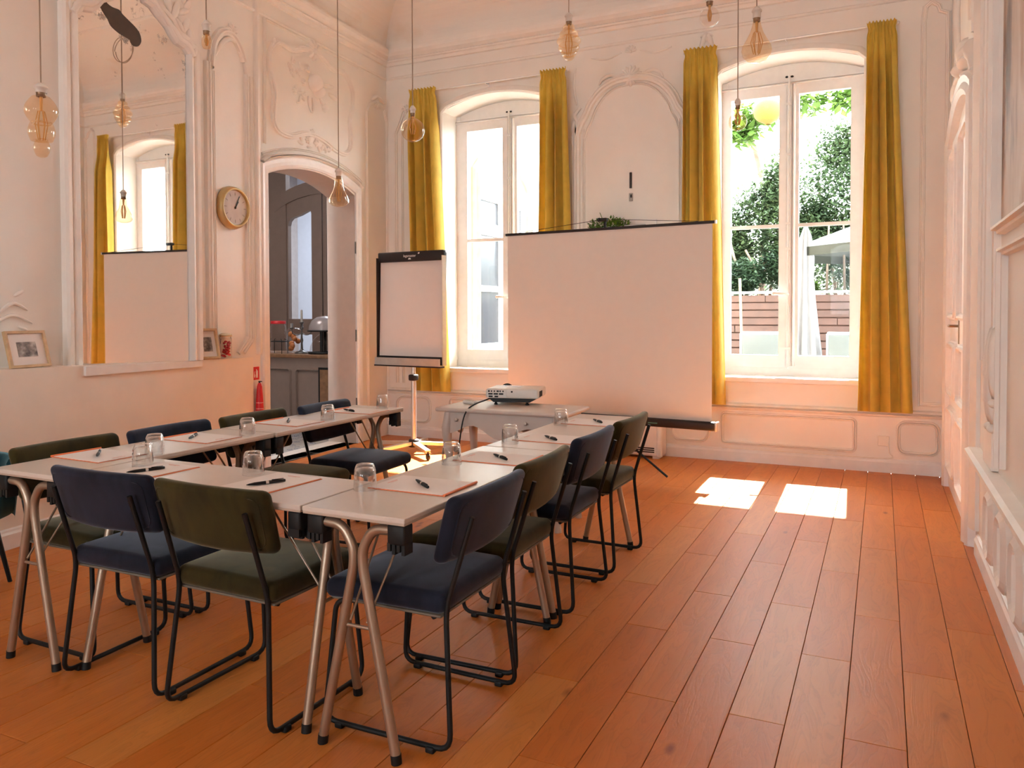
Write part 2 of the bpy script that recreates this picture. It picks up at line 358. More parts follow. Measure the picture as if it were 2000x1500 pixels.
def smooth_path(P, n=6, closed=False):
    k = len(P); out = []; G = lambda i: Vector(P[i % k]) if closed else Vector(P[max(0, min(k-1, i))])
    for i in range(k if closed else k-1):
        p0, p1, p2, p3 = G(i-1), G(i), G(i+1), G(i+2)
        for j in range(n):
            t = j/n; out.append(.5*((2*p1)+(p2-p0)*t+(2*p0-5*p1+4*p2-p3)*t*t+(3*p1-p0-3*p2+p3)*t**3))
    if not closed: out.append(Vector(P[-1]))
    return [(q.x, q.y) if len(q) == 2 else tuple(q) for q in out]
# ------------------------------------------------------------------ room frames: (s along the wall, z up, o off the wall into the room)
LD = Vector((-.0549, .9985, 0)); LN = Vector((.9985, .0549, 0)); L0 = Vector((-4.735, 3.8, 0))
def WL(s, z, o): return L0+LD*s+LN*o+Vector((0, 0, z))
def WB(s, z, o): return Vector((s, 7.2-o, z))
def WR(s, z, o): return Vector((.49-o, s, z))
YR = -5.5
def WREAR(s, z, o): return Vector((s, YR+o, z))
def seg_arch(sa, sb, zs, za, n=18):
    c, hw, h = (sa+sb)/2, (sb-sa)/2, max(.001, za-zs); r = (hw*hw+h*h)/(2*h)
    return [(sa+(sb-sa)*i/n, zs+math.sqrt(max(0, r*r-(sa+(sb-sa)*i/n-c)**2))-(r-h)) for i in range(n+1)]
def arched_wall(name, W, s0, s1, ztop, ops, th, material):
    b = MB(); cur = s0
    def q(sa, sb, z0a, z0b, z1a, z1b, o): b.add([W(sa, z0a, o), W(sb, z0b, o), W(sb, z1b, o), W(sa, z1a, o)], [(0, 1, 2, 3)])
    for (sa, sb, zb, zs, za) in sorted(ops):
        A = seg_arch(sa, sb, zs, za)
        for o in (0, -th):
            q(cur, sa, 0, 0, ztop, ztop, o)
            if zb > 0: q(sa, sb, 0, 0, zb, zb, o)
            for p, r in zip(A, A[1:]): q(p[0], r[0], p[1], r[1], ztop, ztop, o)
        for p, r in zip(A, A[1:]): b.add([W(*p, 0), W(*r, 0), W(*r, -th), W(*p, -th)], [(0, 1, 2, 3)])
        for s, z in ((sa, zs), (sb, zs)): b.add([W(s, zb, 0), W(s, z, 0), W(s, z, -th), W(s, zb, -th)], [(0, 1, 2, 3)])
        b.add([W(sa, zb, 0), W(sb, zb, 0), W(sb, zb, -th), W(sa, zb, -th)], [(0, 1, 2, 3)])
        cur = sb
    for o in (0, -th): q(cur, s1, 0, 0, ztop, ztop, o)
    return b.build(name, material)
TR = [0]
def trim(bm, label, material=None, smooth=None):
    TR[0] += 1; return struct(bm.build('trim_%d' % TR[0], material or M['moulding'], smooth=smooth), label, 'moulding')
def prof(wd, d):
    d *= 1.45
    return [(-wd/2, 0), (-wd*.42, d*.55), (-wd*.2, d*.62), (-wd*.12, d), (wd*.1, d), (wd*.2, d*.62), (wd*.3, d*.4), (wd*.42, d*.45), (wd/2, 0)]
def prof2(wd, d):
    d *= 1.45
    return [(-wd/2, 0), (-wd*.35, d*.8), (-wd*.15, d), (0, d*.25), (wd*.15, d), (wd*.35, d*.8), (wd/2, 0)]

# ------------------------------------------------------------------ floor: planks 177 x 1105 mm laid in half bond
fl = struct(MB().box(-5.05, .5, -2.2, 7.2, -.12, -.012).build('floor', M['joint']), 'oiled oak plank floor running from the camera to the windows', 'floor')
struct(MB().box(-5.05, .5, -5.5, -2.2, -.12, -.0005).build('floor_rear', M['floor']), 'oak floor continuing behind the camera', 'floor')
PW, PL, G = .1767, 1.105, .0011
pm = {}
def plank(x0, x1, y0, y1):
    k = (round(x1-x0, 4), round(y1-y0, 4))
    if k not in pm:
        wx, wy, c = (x1-x0)/2-G, (y1-y0)/2-G, .0013; me = bpy.data.meshes.new('plank')
        v = [(-wx, -wy, -.012), (wx, -wy, -.012), (wx, wy, -.012), (-wx, wy, -.012), (-wx, -wy, -c), (wx, -wy, -c), (wx, wy, -c), (-wx, wy, -c), (-wx+c, -wy+c, 0), (wx-c, -wy+c, 0), (wx-c, wy-c, 0), (-wx+c, wy-c, 0)]
        f = [(0, 1, 5, 4), (1, 2, 6, 5), (2, 3, 7, 6), (3, 0, 4, 7), (4, 5, 9, 8), (5, 6, 10, 9), (6, 7, 11, 10), (7, 4, 8, 11), (8, 9, 10, 11)]
        me.from_pydata(v, [], f); me.update(); me.materials.append(M['floor']); pm[k] = me
    o = bpy.data.objects.new('plank', pm[k]); C.objects.link(o); o.location = ((x0+x1)/2, (y0+y1)/2, 0); o.parent = fl
for i in range(-26, 6):
    x0 = -.45+i*PW; x1 = x0+PW
    if x1 < -5.0: continue
    x1 = min(x1, .49)
    off = 2.627 if i % 2 == 0 else 3.215
    ys = sorted({-2.19, 7.19} | {off+PL*k for k in range(-6, 6) if -2.0 < off+PL*k < 7.05})
    for a, b_ in zip(ys, ys[1:]): plank(x0, x1, a, b_)

# ------------------------------------------------------------------ walls
WIN = {1: (-3.60, -3.567), 2: (-.755, -.77)}   # opening centre, casement meeting line
opn = [(c-.61, c+.61, .75, 3.465, 3.585) for c, _ in WIN.values()]
struct(arched_wall('wall_back', WB, -5.15, .85, 4.75, opn, .42, M['plaster']), 'far wall with two arched windows and plaster panels', 'wall')
struct(arched_wall('wall_left', WL, -9.4, 3.42, 4.75, [(1.425, 2.775, 0, 2.545, 2.675)], .34, M['plaster']), 'left wall with the aged mirror and the arched doorway', 'wall')
struct(MB().box(.49, .8, -5.8, 7.3, 0, 4.75).build('wall_right', M['plaster']), 'right wall with the white panelled door and plaster mouldings', 'wall')
struct(arched_wall('wall_rear', WREAR, -5.0, .8, 4.75, [(-3.85, -3.05, 1.3, 2.9, 3.02), (-1.15, -.35, 1.3, 2.9, 3.02)], .4, M['plaster']), 'wall behind the photographer with two tall window openings', 'wall')  # rear openings are added, sized for the fill they let in
# ceiling with coved edge and cornice: rings inset by t at height z
XL = lambda y: -4.735-.055*(y-3.8)
def ring(t, z): return [(XL(YR+t)+t, YR+t, z), (XL(7.2-t)+t, 7.2-t, z), (.49-t, 7.2-t, z), (.49-t, YR+t, z)]
def rings(pf, fill=False):
    b = MB(); vs = []
    for t, z in pf: vs += ring(t, z)
    fs = [(i*4+j, i*4+(j+1) % 4, i*4+4+(j+1) % 4, i*4+4+j) for i in range(len(pf)-1) for j in range(4)]
    if fill: k = (len(pf)-1)*4; fs.append((k, k+1, k+2, k+3))
    return b.add(vs, fs)
struct(rings([(.62*(1-math.cos(R(a))), 4.2+.42*math.sin(R(a))) for a in range(0, 91, 6)], True).build('ceiling', M['ceiling'], smooth=False), 'cream coved ceiling with faint brown water stains', 'ceiling')
trim(rings([(0, 4.02), (.02, 4.025), (.03, 4.055), (.045, 4.06), (.05, 4.075), (.035, 4.085), (.075, 4.11), (.095, 4.14), (.1, 4.165), (.085, 4.17), (.085, 4.185), (.03, 4.2), (0, 4.205)]), 'plaster cornice running round the room under the coved ceiling')
trim(rings([(0, 3.875), (.012, 3.88), (.018, 3.895), (.008, 3.905), (0, 3.91)]), 'thin plaster fillet running round the room below the cornice')
trim(rings([(1.0, 4.619), (1.01, 4.605), (1.04, 4.60), (1.06, 4.61), (1.07, 4.619)]), 'thin plaster line framing the flat of the ceiling')

# ------------------------------------------------------------------ skirtings and back-wall dado
def bb(W, s0, s1, name, label):
    b = MB().sweep([(s0, .0), (s1, .0)], [(0, .0), (0, .022), (.085, .022), (.098, .014), (.108, .012), (.115, 0)], W)
    return struct(b.build(name, M['white']), label, 'skirting board')
bb(WB, -4.9, .49, 'baseboard_back', 'pale skirting board along the far wall under the windows')
bb(WR, -2.2, 4.95, 'baseboard_right', 'pale skirting board along the right wall up to the door')
b = MB().sweep([(-4.9, .495), (.49, .495)], prof2(.065, .03), WB); trim(b, 'dado rail along the far wall below the curtains')
def rrect(s0, s1, z0, z1, r=.05, n=4, cut=False):
    P = []
    for (cx, cz, a) in ((s1-r, z1-r, 0), (s0+r, z1-r, 90), (s0+r, z0+r, 180), (s1-r, z0+r, 270)):
        P += [(cx+r*math.cos(R(a+90*k/n)), cz+r*math.sin(R(a+90*k/n))) for k in range(n+1)]
    return P
def panel(W, s0, s1, z0, z1, label, r=.05, wd=.035, d=.014): trim(MB().sweep(rrect(s0, s1, z0, z1, r), prof2(wd, d), W, closed=True), label)
panel(WB, -1.30, -.20, .165, .43, 'long low panel moulding under the garden window', .03)
panel(WB, .13, .42, .17, .425, 'small rounded panel moulding low in the right corner', .06)
panel(WB, -1.76, -1.42, .165, .43, 'low panel moulding beside the white heater', .08)
panel(WB, -4.13, -3.05, .165, .43, 'long low panel moulding under the left window', .03)
panel(WB, -4.80, -4.38, .165, .43, 'low rounded panel moulding in the left corner behind the flipchart', .08)
panel(WB, -2.95, -2.4, .165, .43, 'low panel moulding behind the projection screen', .06)
# tall niche moulding between the windows
half = [(-.545, .58), (-.545, 2.95), (-.535, 3.08), (-.50, 3.18), (-.46, 3.24), (-.40, 3.36), (-.30, 3.47), (-.18, 3.535), (-.07, 3.555)]
nich = [(-2.16+a, z) for a, z in half]+[(-2.16-a, z) for a, z in half[::-1]]
trim(MB().sweep(smooth_path(nich, 4), prof(.085, .032), WB), 'arched plaster moulding framing the blank bay between the windows')
trim(MB().sweep(smooth_path([(-2.16+(a-0)*.86, z-.06) for a, z in half]+[(-2.16-a*.86, z-.06) for a, z in half[::-1]], 4), prof2(.03, .012), WB), 'inner bead of the arched moulding between the windows')
rp = [(.29, .58), (.29, 3.70), (.30, 3.80), (.345, 3.84), (.395, 3.80), (.41, 3.755), (.465, 3.73), (.465, .58)]
trim(MB().sweep(rp, prof(.04, .018), WB, closed=True), 'tall narrow panel moulding right of the garden window')
lp_ = [(-4.80, .58), (-4.80, 3.30), (-4.74, 3.42), (-4.70, 3.52), (-4.5, 3.60)]
trim(MB().sweep(lp_, prof(.05, .02), WB), 'panel moulding in the far left corner beside the left window')
trim(MB().sweep([(-4.715, .58), (-4.715, 3.28), (-4.66, 3.38)], prof2(.03, .012), WB), 'inner bead of the corner panel beside the left window')

# ------------------------------------------------------------------ plaster ornament
def orn(W, items, label):
    """items: ('fan',s,z,r,a0,a1,n) ('c',[(s,z)..],r) ('dot',s,z,r) ('leaf',s,z,len,wid,ang) ('flower',s,z,r)"""
    b = MB()
    def flat(s, z, o, rs, rz, ro, ang=0):
        vs = []; n, m_ = 8, 4
        for i in range(m_+1):
            t = PI/2*i/m_
            for j in range(n):
                a = 2*PI*j/n; x, y = rs*math.cos(t)*math.cos(a), rz*math.cos(t)*math.sin(a)
                vs.append(W(s+x*math.cos(ang)-y*math.sin(ang), z+x*math.sin(ang)+y*math.cos(ang), o+1.55*ro*math.sin(t)))
        b.add(vs, [(i*n+j, i*n+(j+1) % n, (i+1)*n+(j+1) % n, (i+1)*n+j) for i in range(m_) for j in range(n)], True)
    for it in items:
        k = it[0]
        if k == 'fan':
            _, s, z, r, a0, a1, n = it
            for i in range(n):
                a = R(a0+(a1-a0)*i/(n-1)); flat(s+math.cos(a)*r*.55, z+math.sin(a)*r*.55, 0, r*.5, r*.55*abs(math.radians(a1-a0))/n*.62+.004, r*.22, a)
            flat(s, z, 0, r*.28, r*.28, r*.3)
        elif k == 'c':
            P = smooth_path(it[1], 5); n = len(P); r = it[2]
            b.tube([W(p[0], p[1], r*.45) for p in P], [r*(.45+.55*math.sin(PI*min(1, .15+.85*i/(n-1)))) for i in range(n)], 7)
        elif k == 'dot': flat(it[1], it[2], 0, it[3], it[3], it[3]*.8)
        elif k == 'leaf': flat(it[1], it[2], 0, it[3]/2, it[4]/2, it[4]*.4, R(it[5]))
        elif k == 'flower':
            _, s, z, r = it
            for i in range(6): a = i*PI/3; flat(s+math.cos(a)*r*.6, z+math.sin(a)*r*.6, 0, r*.42, r*.34, r*.3, a)
            flat(s, z, 0, r*.35, r*.35, r*.5)
    return trim(b, label)
orn(WB, [('fan', -2.16, 3.56, .11, 20, 160, 7), ('fan', -2.16, 3.55, .08, 200, 340, 5), ('c', [(-2.27, 3.57), (-2.36, 3.60), (-2.44, 3.57), (-2.47, 3.52)], .018), ('c', [(-2.05, 3.57), (-1.96, 3.60), (-1.88, 3.57), (-1.85, 3.52)], .018),
          ('leaf', -2.30, 3.53, .1, .03, 25), ('leaf', -2.02, 3.53, .1, .03, -25), ('fan', -2.16, 3.80, .06, 10, 170, 6), ('c', [(-2.55, 3.79), (-2.4, 3.76), (-2.25, 3.80)], .01), ('c', [(-1.77, 3.79), (-1.92, 3.76), (-2.07, 3.80)], .01)], 'shell and scroll crest over the bay between the windows')
for sx, lab in ((-1, 'leafy plaster drop on the left shoulder of the arched bay'), (1, 'leafy plaster drop on the right shoulder of the arched bay')):
    orn(WB, [('c', [(-2.16+sx*.50, 3.33), (-2.16+sx*.56, 3.26), (-2.16+sx*.53, 3.18), (-2.16+sx*.58, 3.10)], .02), ('leaf', -2.16+sx*.58, 3.16, .12, .04, 80), ('leaf', -2.16+sx*.59, 3.02, .12, .035, 95), ('dot', -2.16+sx*.56, 3.28, .02), ('dot', -2.16+sx*.585, 2.94, .014), ('c', [(-2.16+sx*.54, 3.36), (-2.16+sx*.57, 3.55), (-2.16+sx*.55, 3.72)], .012)], lab)
orn(WB, [('leaf', -4.68, 3.5, .12, .04, 60), ('leaf', -4.62, 3.56, .12, .04, 20), ('fan', -4.66, 3.52, .07, 30, 150, 5)], 'small plaster corner ornament beside the left curtain')
orn(WB, [('leaf', -1.48, 3.80, .16, .05, 70), ('leaf', -1.42, 3.80, .14, .05, 110), ('fan', -1.45, 3.85, .06, 200, 340, 5)], 'faint plaster tuft above the curtain left of the garden window')
# left wall panels
trim(MB().sweep([(.735, 1.02), (.735, 3.30)], prof2(.07, .022), WL), 'left upright moulding of the clock panel')
trim(MB().sweep([(.80, 1.02), (.80, 3.25)], prof2(.03, .012), WL), 'inner bead beside the left upright of the clock panel')
trim(MB().sweep(smooth_path([(.77, 3.27), (.80, 3.45), (.88, 3.57), (1.0, 3.60), (1.1, 3.52), (1.15, 3.42)], 5), prof(.07, .03), WL), 'scrolled head of the clock panel')
trim(MB().sweep([(1.05, 1.01), (1.17, 1.14), (1.17, 3.32)], prof2(.04, .016), WL), 'right upright moulding of the clock panel with clipped foot')
trim(MB().sweep([(1.12, 1.01), (1.235, 1.12), (1.235, 3.32)], prof2(.03, .012), WL), 'outer bead of the clock panel with clipped foot')
trim(MB().sweep([(1.30, .99), (1.30, 4.02)], [(-.028, 0), (-.028, .02), (-.01, .03), (.01, .03), (.02, .02), (.028, 0)], WL), 'plain pilaster strip left of the doorway')
orn(WL, [('c', [(.80, 3.36), (.90, 3.50), (1.0, 3.56), (1.08, 3.53)], .022), ('leaf', 1.12, 3.46, .12, .05, -55), ('leaf', 1.17, 3.36, .12, .04, -75), ('fan', 1.02, 3.62, .07, 20, 160, 5), ('dot', 1.18, 3.28, .016)], 'scroll and leaf ornament at the head of the clock panel')
# overdoor panel
cart_ = [(1.60, 3.72), (1.50, 3.64), (1.47, 3.52), (1.49, 3.42), (1.53, 3.28), (1.52, 3.14), (1.515, 3.02), (1.58, 2.945), (1.75, 2.935), (1.93, 2.995), (2.08, 3.02), (2.26, 2.995), (2.43, 2.945), (2.60, 2.935), (2.69, 3.01), (2.70, 3.15), (2.69, 3.28), (2.735, 3.42), (2.745, 3.55), (2.70, 3.66), (2.58, 3.73), (2.40, 3.72), (2.22, 3.78), (2.10, 3.80), (1.95, 3.77), (1.78, 3.71)]
trim(MB().sweep(smooth_path(cart_, 4, True), prof(.055, .024), WL, closed=True), 'wavy cartouche moulding above the doorway')
trim(MB().sweep([(1.40, 2.80), (1.42, 3.87), (2.85, 3.87)], prof2(.03, .012), WL), 'thin square moulding round the cartouche above the doorway')
trim(MB().sweep(seg_arch(1.36, 2.9, 2.70, 2.855), prof2(.03, .012), WL), 'thin arched bead above the doorway casing')
random.seed(3)
it = [('fan', 2.10, 3.80, .11, 15, 165, 6), ('fan', 2.10, 3.80, .09, 200, 340, 5), ('leaf', 1.95, 3.78, .16, .05, 10), ('leaf', 2.26, 3.77, .16, .05, -10), ('leaf', 1.60, 3.72, .12, .045, 20), ('leaf', 1.53, 3.70, .1, .04, 70), ('leaf', 2.60, 3.74, .12, .045, -20)]
for k in range(13): it.append(('flower', 1.87+random.uniform(-.13, .13), 3.47+random.uniform(-.12, .15), random.uniform(.018, .036)))
for k in range(10): it.append(('leaf', 1.88+random.uniform(-.16, .16), 3.45+random.uniform(-.2, .2), .07, .025, random.uniform(0, 180)))
it += [('dot', 2.10, 3.50, .085), ('dot', 2.16, 3.44, .07), ('leaf', 2.30, 3.53, .26, .045, 10), ('leaf', 2.40, 3.45, .16, .05, -12), ('c', [(2.02, 3.36), (2.03, 3.28), (2.06, 3.22)], .016), ('c', [(2.08, 3.36), (2.09, 3.28), (2.07, 3.22)], .014), ('dot', 2.27, 3.31, .04), ('leaf', 2.22, 3.36, .12, .04, -50), ('c', [(1.9, 3.33), (1.88, 3.27), (1.84, 3.26)], .012)]
orn(WL, it, 'flower bouquet and lute in plaster relief above the doorway')
it = []
for k in range(12): it.append(('leaf', 2.12+random.uniform(-.24, .24), 2.935+random.uniform(-.05, .05), .09, .035, random.uniform(-60, 60)))
it += [('flower', 2.0, 2.95, .035), ('flower', 2.14, 2.96, .04), ('flower', 2.26, 2.93, .032), ('fan', 2.08, 3.01, .06, 20, 160, 5)]
orn(WL, it, 'plaster flower garland between the cartouche and the door arch')
trim(MB().sweep([(3.0, .12), (3.0, 3.45), (3.07, 3.55), (3.2, 3.60), (3.34, 3.55), (3.40, 3.42), (3.40, .12)], prof(.035, .014), WL), 'narrow panel moulding between the doorway and the far corner')
orn(WL, [('leaf', 3.15, 3.63, .16, .05, 30), ('leaf', 3.28, 3.64, .16, .05, -20), ('fan', 3.2, 3.6, .07, 200, 340, 5)], 'plaster tuft at the head of the narrow corner panel')
orn(WL, [('c', [(-.95, 1.34), (-.86, 1.40), (-.77, 1.36)], .012), ('c', [(-.98, 1.28), (-.86, 1.33), (-.74, 1.28)], .011), ('leaf', -.82, 1.46, .08, .025, 30), ('leaf', -.80, 1.25, .07, .022, -20)], 'small shell ornament on the wall above the left picture frame')

# low boxed dado on the left wall, its top a shelf
P0, P1 = Vector((-4.476, 2.715, 0)), Vector((-4.790, 5.02, 0)); d0 = (P1-P0).normalized()
Pn = P0-d0*4.9
vs = [Pn, P1, WL(1.235, 0, .0), WL(-6.0, 0, .0)]
b = MB(); n = 4
ZS = lambda y: 1.022-.0235*(y-2.715)
b.add([(p.x, p.y, 0) for p in vs]+[(p.x, p.y, ZS(p.y)) for p in vs], [(0, 1, 5, 4), (1, 2, 6, 5), (2, 3, 7, 6), (3, 0, 4, 7), (4, 5, 6, 7)])
trim(b, 'low boxed dado along the left wall with a shelf top', M['dado'])
fn = Vector((d0.y, -d0.x, 0))
def WD(s, z, o): return P0+d0*s+fn*o+Vector((0, 0, z))
bb(WD, -4.8, (P1-P0).length, 'baseboard_left', 'pale skirting board at the foot of the left wall dado')

# ------------------------------------------------------------------ doorway casing and windows
dr = thing('door_1', 'arched doorway in the left wall opening onto the dim passage', 'doorway', (0, 0, 0)); dr['kind'] = 'structure'
casing = [(1.375, 0), (1.375, 2.60)]+seg_arch(1.375, 2.825, 2.60, 2.735, 20)[1:-1]+[(2.825, 2.60), (2.825, 0)]
MB().sweep(casing, [(-.05, 0), (-.05, .02), (-.03, .03), (.0, .026), (.03, .03), (.045, .018), (.05, 0)], WL).build('casing', M['white'], dr)
MB().sweep([(1.34, 2.63)]+seg_arch(1.34, 2.86, 2.655, 2.79, 20)[1:-1]+[(2.86, 2.63)], prof2(.03, .04), WL).build('hood_moulding', M['moulding'], dr)
for z in (1.95, 1.05, .35): 
    MB().tube([WL(2.765, z, .012), WL(2.765, z+.12, .012)], .007, 6).build('hinge', M['pewter'], dr)
    MB().tube([WL(1.435, z, .012), WL(1.435, z+.12, .012)], .007, 6).build('hinge', M['pewter'], dr)
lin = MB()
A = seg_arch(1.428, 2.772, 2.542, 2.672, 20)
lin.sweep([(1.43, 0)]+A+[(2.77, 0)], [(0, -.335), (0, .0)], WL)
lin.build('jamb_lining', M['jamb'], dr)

def window(k, label):
    cx, cm = WIN[k]; a = .61; yf = 7.5
    w_ = thing('window_%d' % k, label, 'window', (cx, yf, .75)); w_['kind'] = 'structure'
    def W(s, z, o): return Vector((s-cx, -o, z-.75))
    fr = MB()
    for s0, s1 in ((cx-a, cx-a+.045), (cx+a-.045, cx+a)): fr.prism([(s0, .76), (s1, .76), (s1, 3.47), (s0, 3.47)], W, -.06, .0)
    A = seg_arch(cx-a, cx+a, 3.46, 3.58, 16)
    fr.prism([(cx-a, 3.40)]+A+[(cx+a, 3.40)], W, -.05, -.008)
    fr.sweep([(cx-a, 3.405), (cx+a, 3.405)], prof2(.03, .02), W)
    fr.prism([(cx-a, .75), (cx+a, .75), (cx+a, .83), (cx-a, .83)], W, -.08, .012)
    fr.build('frame', M['white'], w_)
    MB().box(-a-.01, a+.01, -.335, .03, -.03, .008).sweep([(cx-a-.03, .735), (cx+a+.03, .735)], [(-.018, .3), (-.018, .325), (.0, .335), (.023, .33), (.023, .3)], W).build('sill', M['white'], w_)
    for sgn in (-1, 1):
        so_, si = cm+sgn*.512, cm+sgn*.085; e0, e1 = cx+sgn*(a-.045), cm+sgn*.002
        c_ = MB(); lo, hi = sorted((e0, e1)); g0, g1 = sorted((so_, si))
        c_.prism([(lo, .83), (g0, .83), (g0, 3.40), (lo, 3.40)], W, -.045, .006).prism([(g1, .83), (hi, .83), (hi, 3.40), (g1, 3.40)], W, -.045, .006)
        c_.prism([(g0, .83), (g1, .83), (g1, .945), (g0, .945)], W, -.045, .006).prism([(g0, 3.302), (g1, 3.302), (g1, 3.40), (g0, 3.40)], W, -.045, .006)
        cs = c_.build('casement', M['white'], w_)
        MB().prism([(g0, 2.108), (g1, 2.108), (g1, 2.14), (g0, 2.14)], W, -.03, .0).build('glazing_bar', M['white'], cs)
        for z0, z1 in ((.945, 2.108), (2.14, 3.302)):
            MB().add([W(g0, z0, -.02), W(g1, z0, -.02), W(g1, z1, -.02), W(g0, z1, -.02)], [(0, 1, 2, 3)]).build('pane', M['glass'], cs)
    r_ = MB().sweep([(cm-.035, .85), (cm-.035, 3.39)], [(-.012, 0), (-.012, .018), (.012, .018), (.012, 0)], W)
    r_.sweep([(cm+.03, .85), (cm+.03, 3.39)], prof2(.06, .022), W)
    r_.build('cover_strip', M['white'], w_)
    rod = MB().tube([W(cm+.0, .84, .035), W(cm+.0, 3.47, .035)], .008, 8)
    for z in (1.0, 1.9, 2.13, 2.75, 3.2): rod.prism([(cm-.02, z), (cm+.02, z), (cm+.02, z+.02), (cm-.02, z+.02)], W, .02, .046)
    rod.build('bolt_rod', M['white'], w_)
    for dx in (-.02, .025): MB().ell(W(cm+dx, 3.455, .03), (.014, .01, .01)).build('bolt_keep', M['blackmetal'], w_)
    MB().tube([W(cm, 1.50, .035), W(cm-.02, 1.505, .07), W(cm-.11, 1.51, .075)], [.013, .011, .016], 8).ell(W(cm-.12, 1.51, .075), (.022, .018, .018)).prism([(cm-.022, 1.40), (cm+.022, 1.40), (cm+.022, 1.60), (cm-.022, 1.60)], W, .02, .03).build('handle', M['white'], w_)
    # moulding on the room side of the reveal
    path = [(cx-a-.03, .75), (cx-a-.03, 3.46)]+[(p[0]+(p[0]-cx)*.05, p[1]+.035) for p in seg_arch(cx-a, cx+a, 3.465, 3.585, 18)][1:-1]+[(cx+a+.03, 3.46), (cx+a+.03, .75)]
    trim(MB().sweep(path, [(-.035, 0), (-.035, .02), (-.02, .034), (.0, .03), (.018, .022), (.03, .014), (.035, 0)], WB), 'arched moulding round the %s window reveal' % ('left' if k == 1 else 'garden'))
window(1, 'left arched casement window facing the courtyard wing')
window(2, 'right arched casement window facing the planted garden')


# right wall: double door, frame, wainscot, pilaster and mural
d2 = thing('door_2', 'white panelled double door in the right wall with a brass lever', 'door', (.49, 5.95, 0)); d2['kind'] = 'structure'
def WDr(s, z, o): return Vector((-o, s-5.95, z))
MB().sweep([(5.17, 0), (5.17, 2.62)]+seg_arch(5.17, 6.88, 2.62, 2.80, 14)[1:-1]+[(6.88, 2.62), (6.88, 0)], [(-.075, 0), (-.075, .05), (-.04, .065), (0, .05), (.04, .055), (.065, .04), (.075, 0)], WDr).build('frame', M['white'], d2)
for s0, s1 in ((5.245, 6.015), (6.025, 6.80)):
    lf = MB().prism([(s0, .012), (s1, .012), (s1, 2.60), (s0, 2.60)], WDr, .0, .02).build('door_leaf', M['white'], d2)
    for z0, z1 in ((.18, .62), (.74, 1.10), (1.30, 2.48)):
        MB().sweep(rrect(s0+.12, s1-.12, z0, z1, .05), prof(.05, .022), lambda s, z, o: WDr(s, z, o+.02), closed=True).build('panel_moulding', M['white'], lf)
hd = MB().prism([(6.00, 1.12), (6.04, 1.12), (6.04, 1.36), (6.00, 1.36)], WDr, .02, .026).tube([WDr(6.02, 1.24, .026), WDr(6.02, 1.24, .07), WDr(6.13, 1.24, .075)], .009, 8).build('door_handle', M['brass'], d2)
trim(MB().sweep([(5.0, .13), (5.0, 4.0)], [(-.06, 0), (-.06, .03), (-.02, .045), (.03, .03), (.06, .02), (.06, 0)], WR), 'flat pilaster strip beside the white door')
orn(WR, [('fan', 5.95, 2.92, .2, 10, 170, 7), ('c', [(5.3, 2.75), (5.5, 2.95), (5.75, 2.95)], .035), ('c', [(6.6, 2.75), (6.4, 2.95), (6.15, 2.95)], .035), ('leaf', 5.45, 2.9, .3, .1, 40), ('leaf', 6.45, 2.9, .3, .1, -40), ('fan', 5.95, 2.9, .14, 200, 340, 5), ('c', [(5.5, 3.1), (5.4, 3.5), (5.45, 3.9)], .03), ('c', [(6.4, 3.1), (6.5, 3.5), (6.45, 3.9)], .03)], 'shell crest and scrolls above the white door')
trim(MB().sweep([(5.35, 2.98), (5.35, 3.85), (6.55, 3.85), (6.55, 2.98)], prof(.05, .02), WR), 'overdoor panel moulding on the right wall')
trim(MB().sweep([(-2.2, .545), (4.93, .545)], [(-.05, 0), (-.04, .03), (-.01, .035), (0, .06), (.02, .075), (.04, .075), (.05, .055), (.05, 0)], WR), 'projecting dado rail along the right wall')
b = MB()
for k in range(8):
    s0 = 4.30-k*.42
    b.sweep(rrect(s0-.11, s0+.11, .17, .45, .08), [(-.03, 0), (-.03, .022), (0, .04), (.02, .028), (.03, 0)], WR, closed=True)
trim(b, 'row of upright oval mouldings below the right dado rail')
trim(MB().prism([(4.18, .60), (4.50, .60), (4.50, 4.0), (4.18, 4.0)], WR, 0, .03).sweep([(4.27, 1.1), (4.27, 3.9), (4.41, 3.9), (4.41, 1.1)], prof2(.05, .02), lambda s, z, o: WR(s, z, o+.03)), 'fluted pilaster on the right wall between door and mural')
it = []
for k in range(5): it += [('leaf', 4.10+k*.05, 1.10-.12*(k % 2), .34, .05, 90), ('dot', 4.10+k*.05, .92-.12*(k % 2), .022)]
orn(lambda s, z, o: WR(s, z, o+.028), it, 'hanging plaster tassels at the foot of the right wall pilaster')
mu = tag(MB().prism([(2.2, 1.70), (4.05, 1.70), (4.05, 4.0), (2.2, 4.0)], WR, .0, .02).build('wall_mural', blotch('mural_paint', [(.35, (.16, .11, .085)), (.45, (.55, .44, .36)), (.56, (.66, .56, .48)), (.68, (.42, .24, .14))], 2.4, (1, 1, .45))), 'weathered grey and brown painted panel high on the right wall', 'mural')
trim(MB().sweep([(2.2, 1.70), (4.05, 1.70), (4.05, 4.0)], prof(.05, .04), WR), 'frame moulding of the weathered mural on the right wall')
trim(MB().sweep([(2.3, .65), (2.3, 1.6), (3.98, 1.6), (3.98, .65)], prof(.05, .03), WR), 'panel moulding below the mural on the right wall')
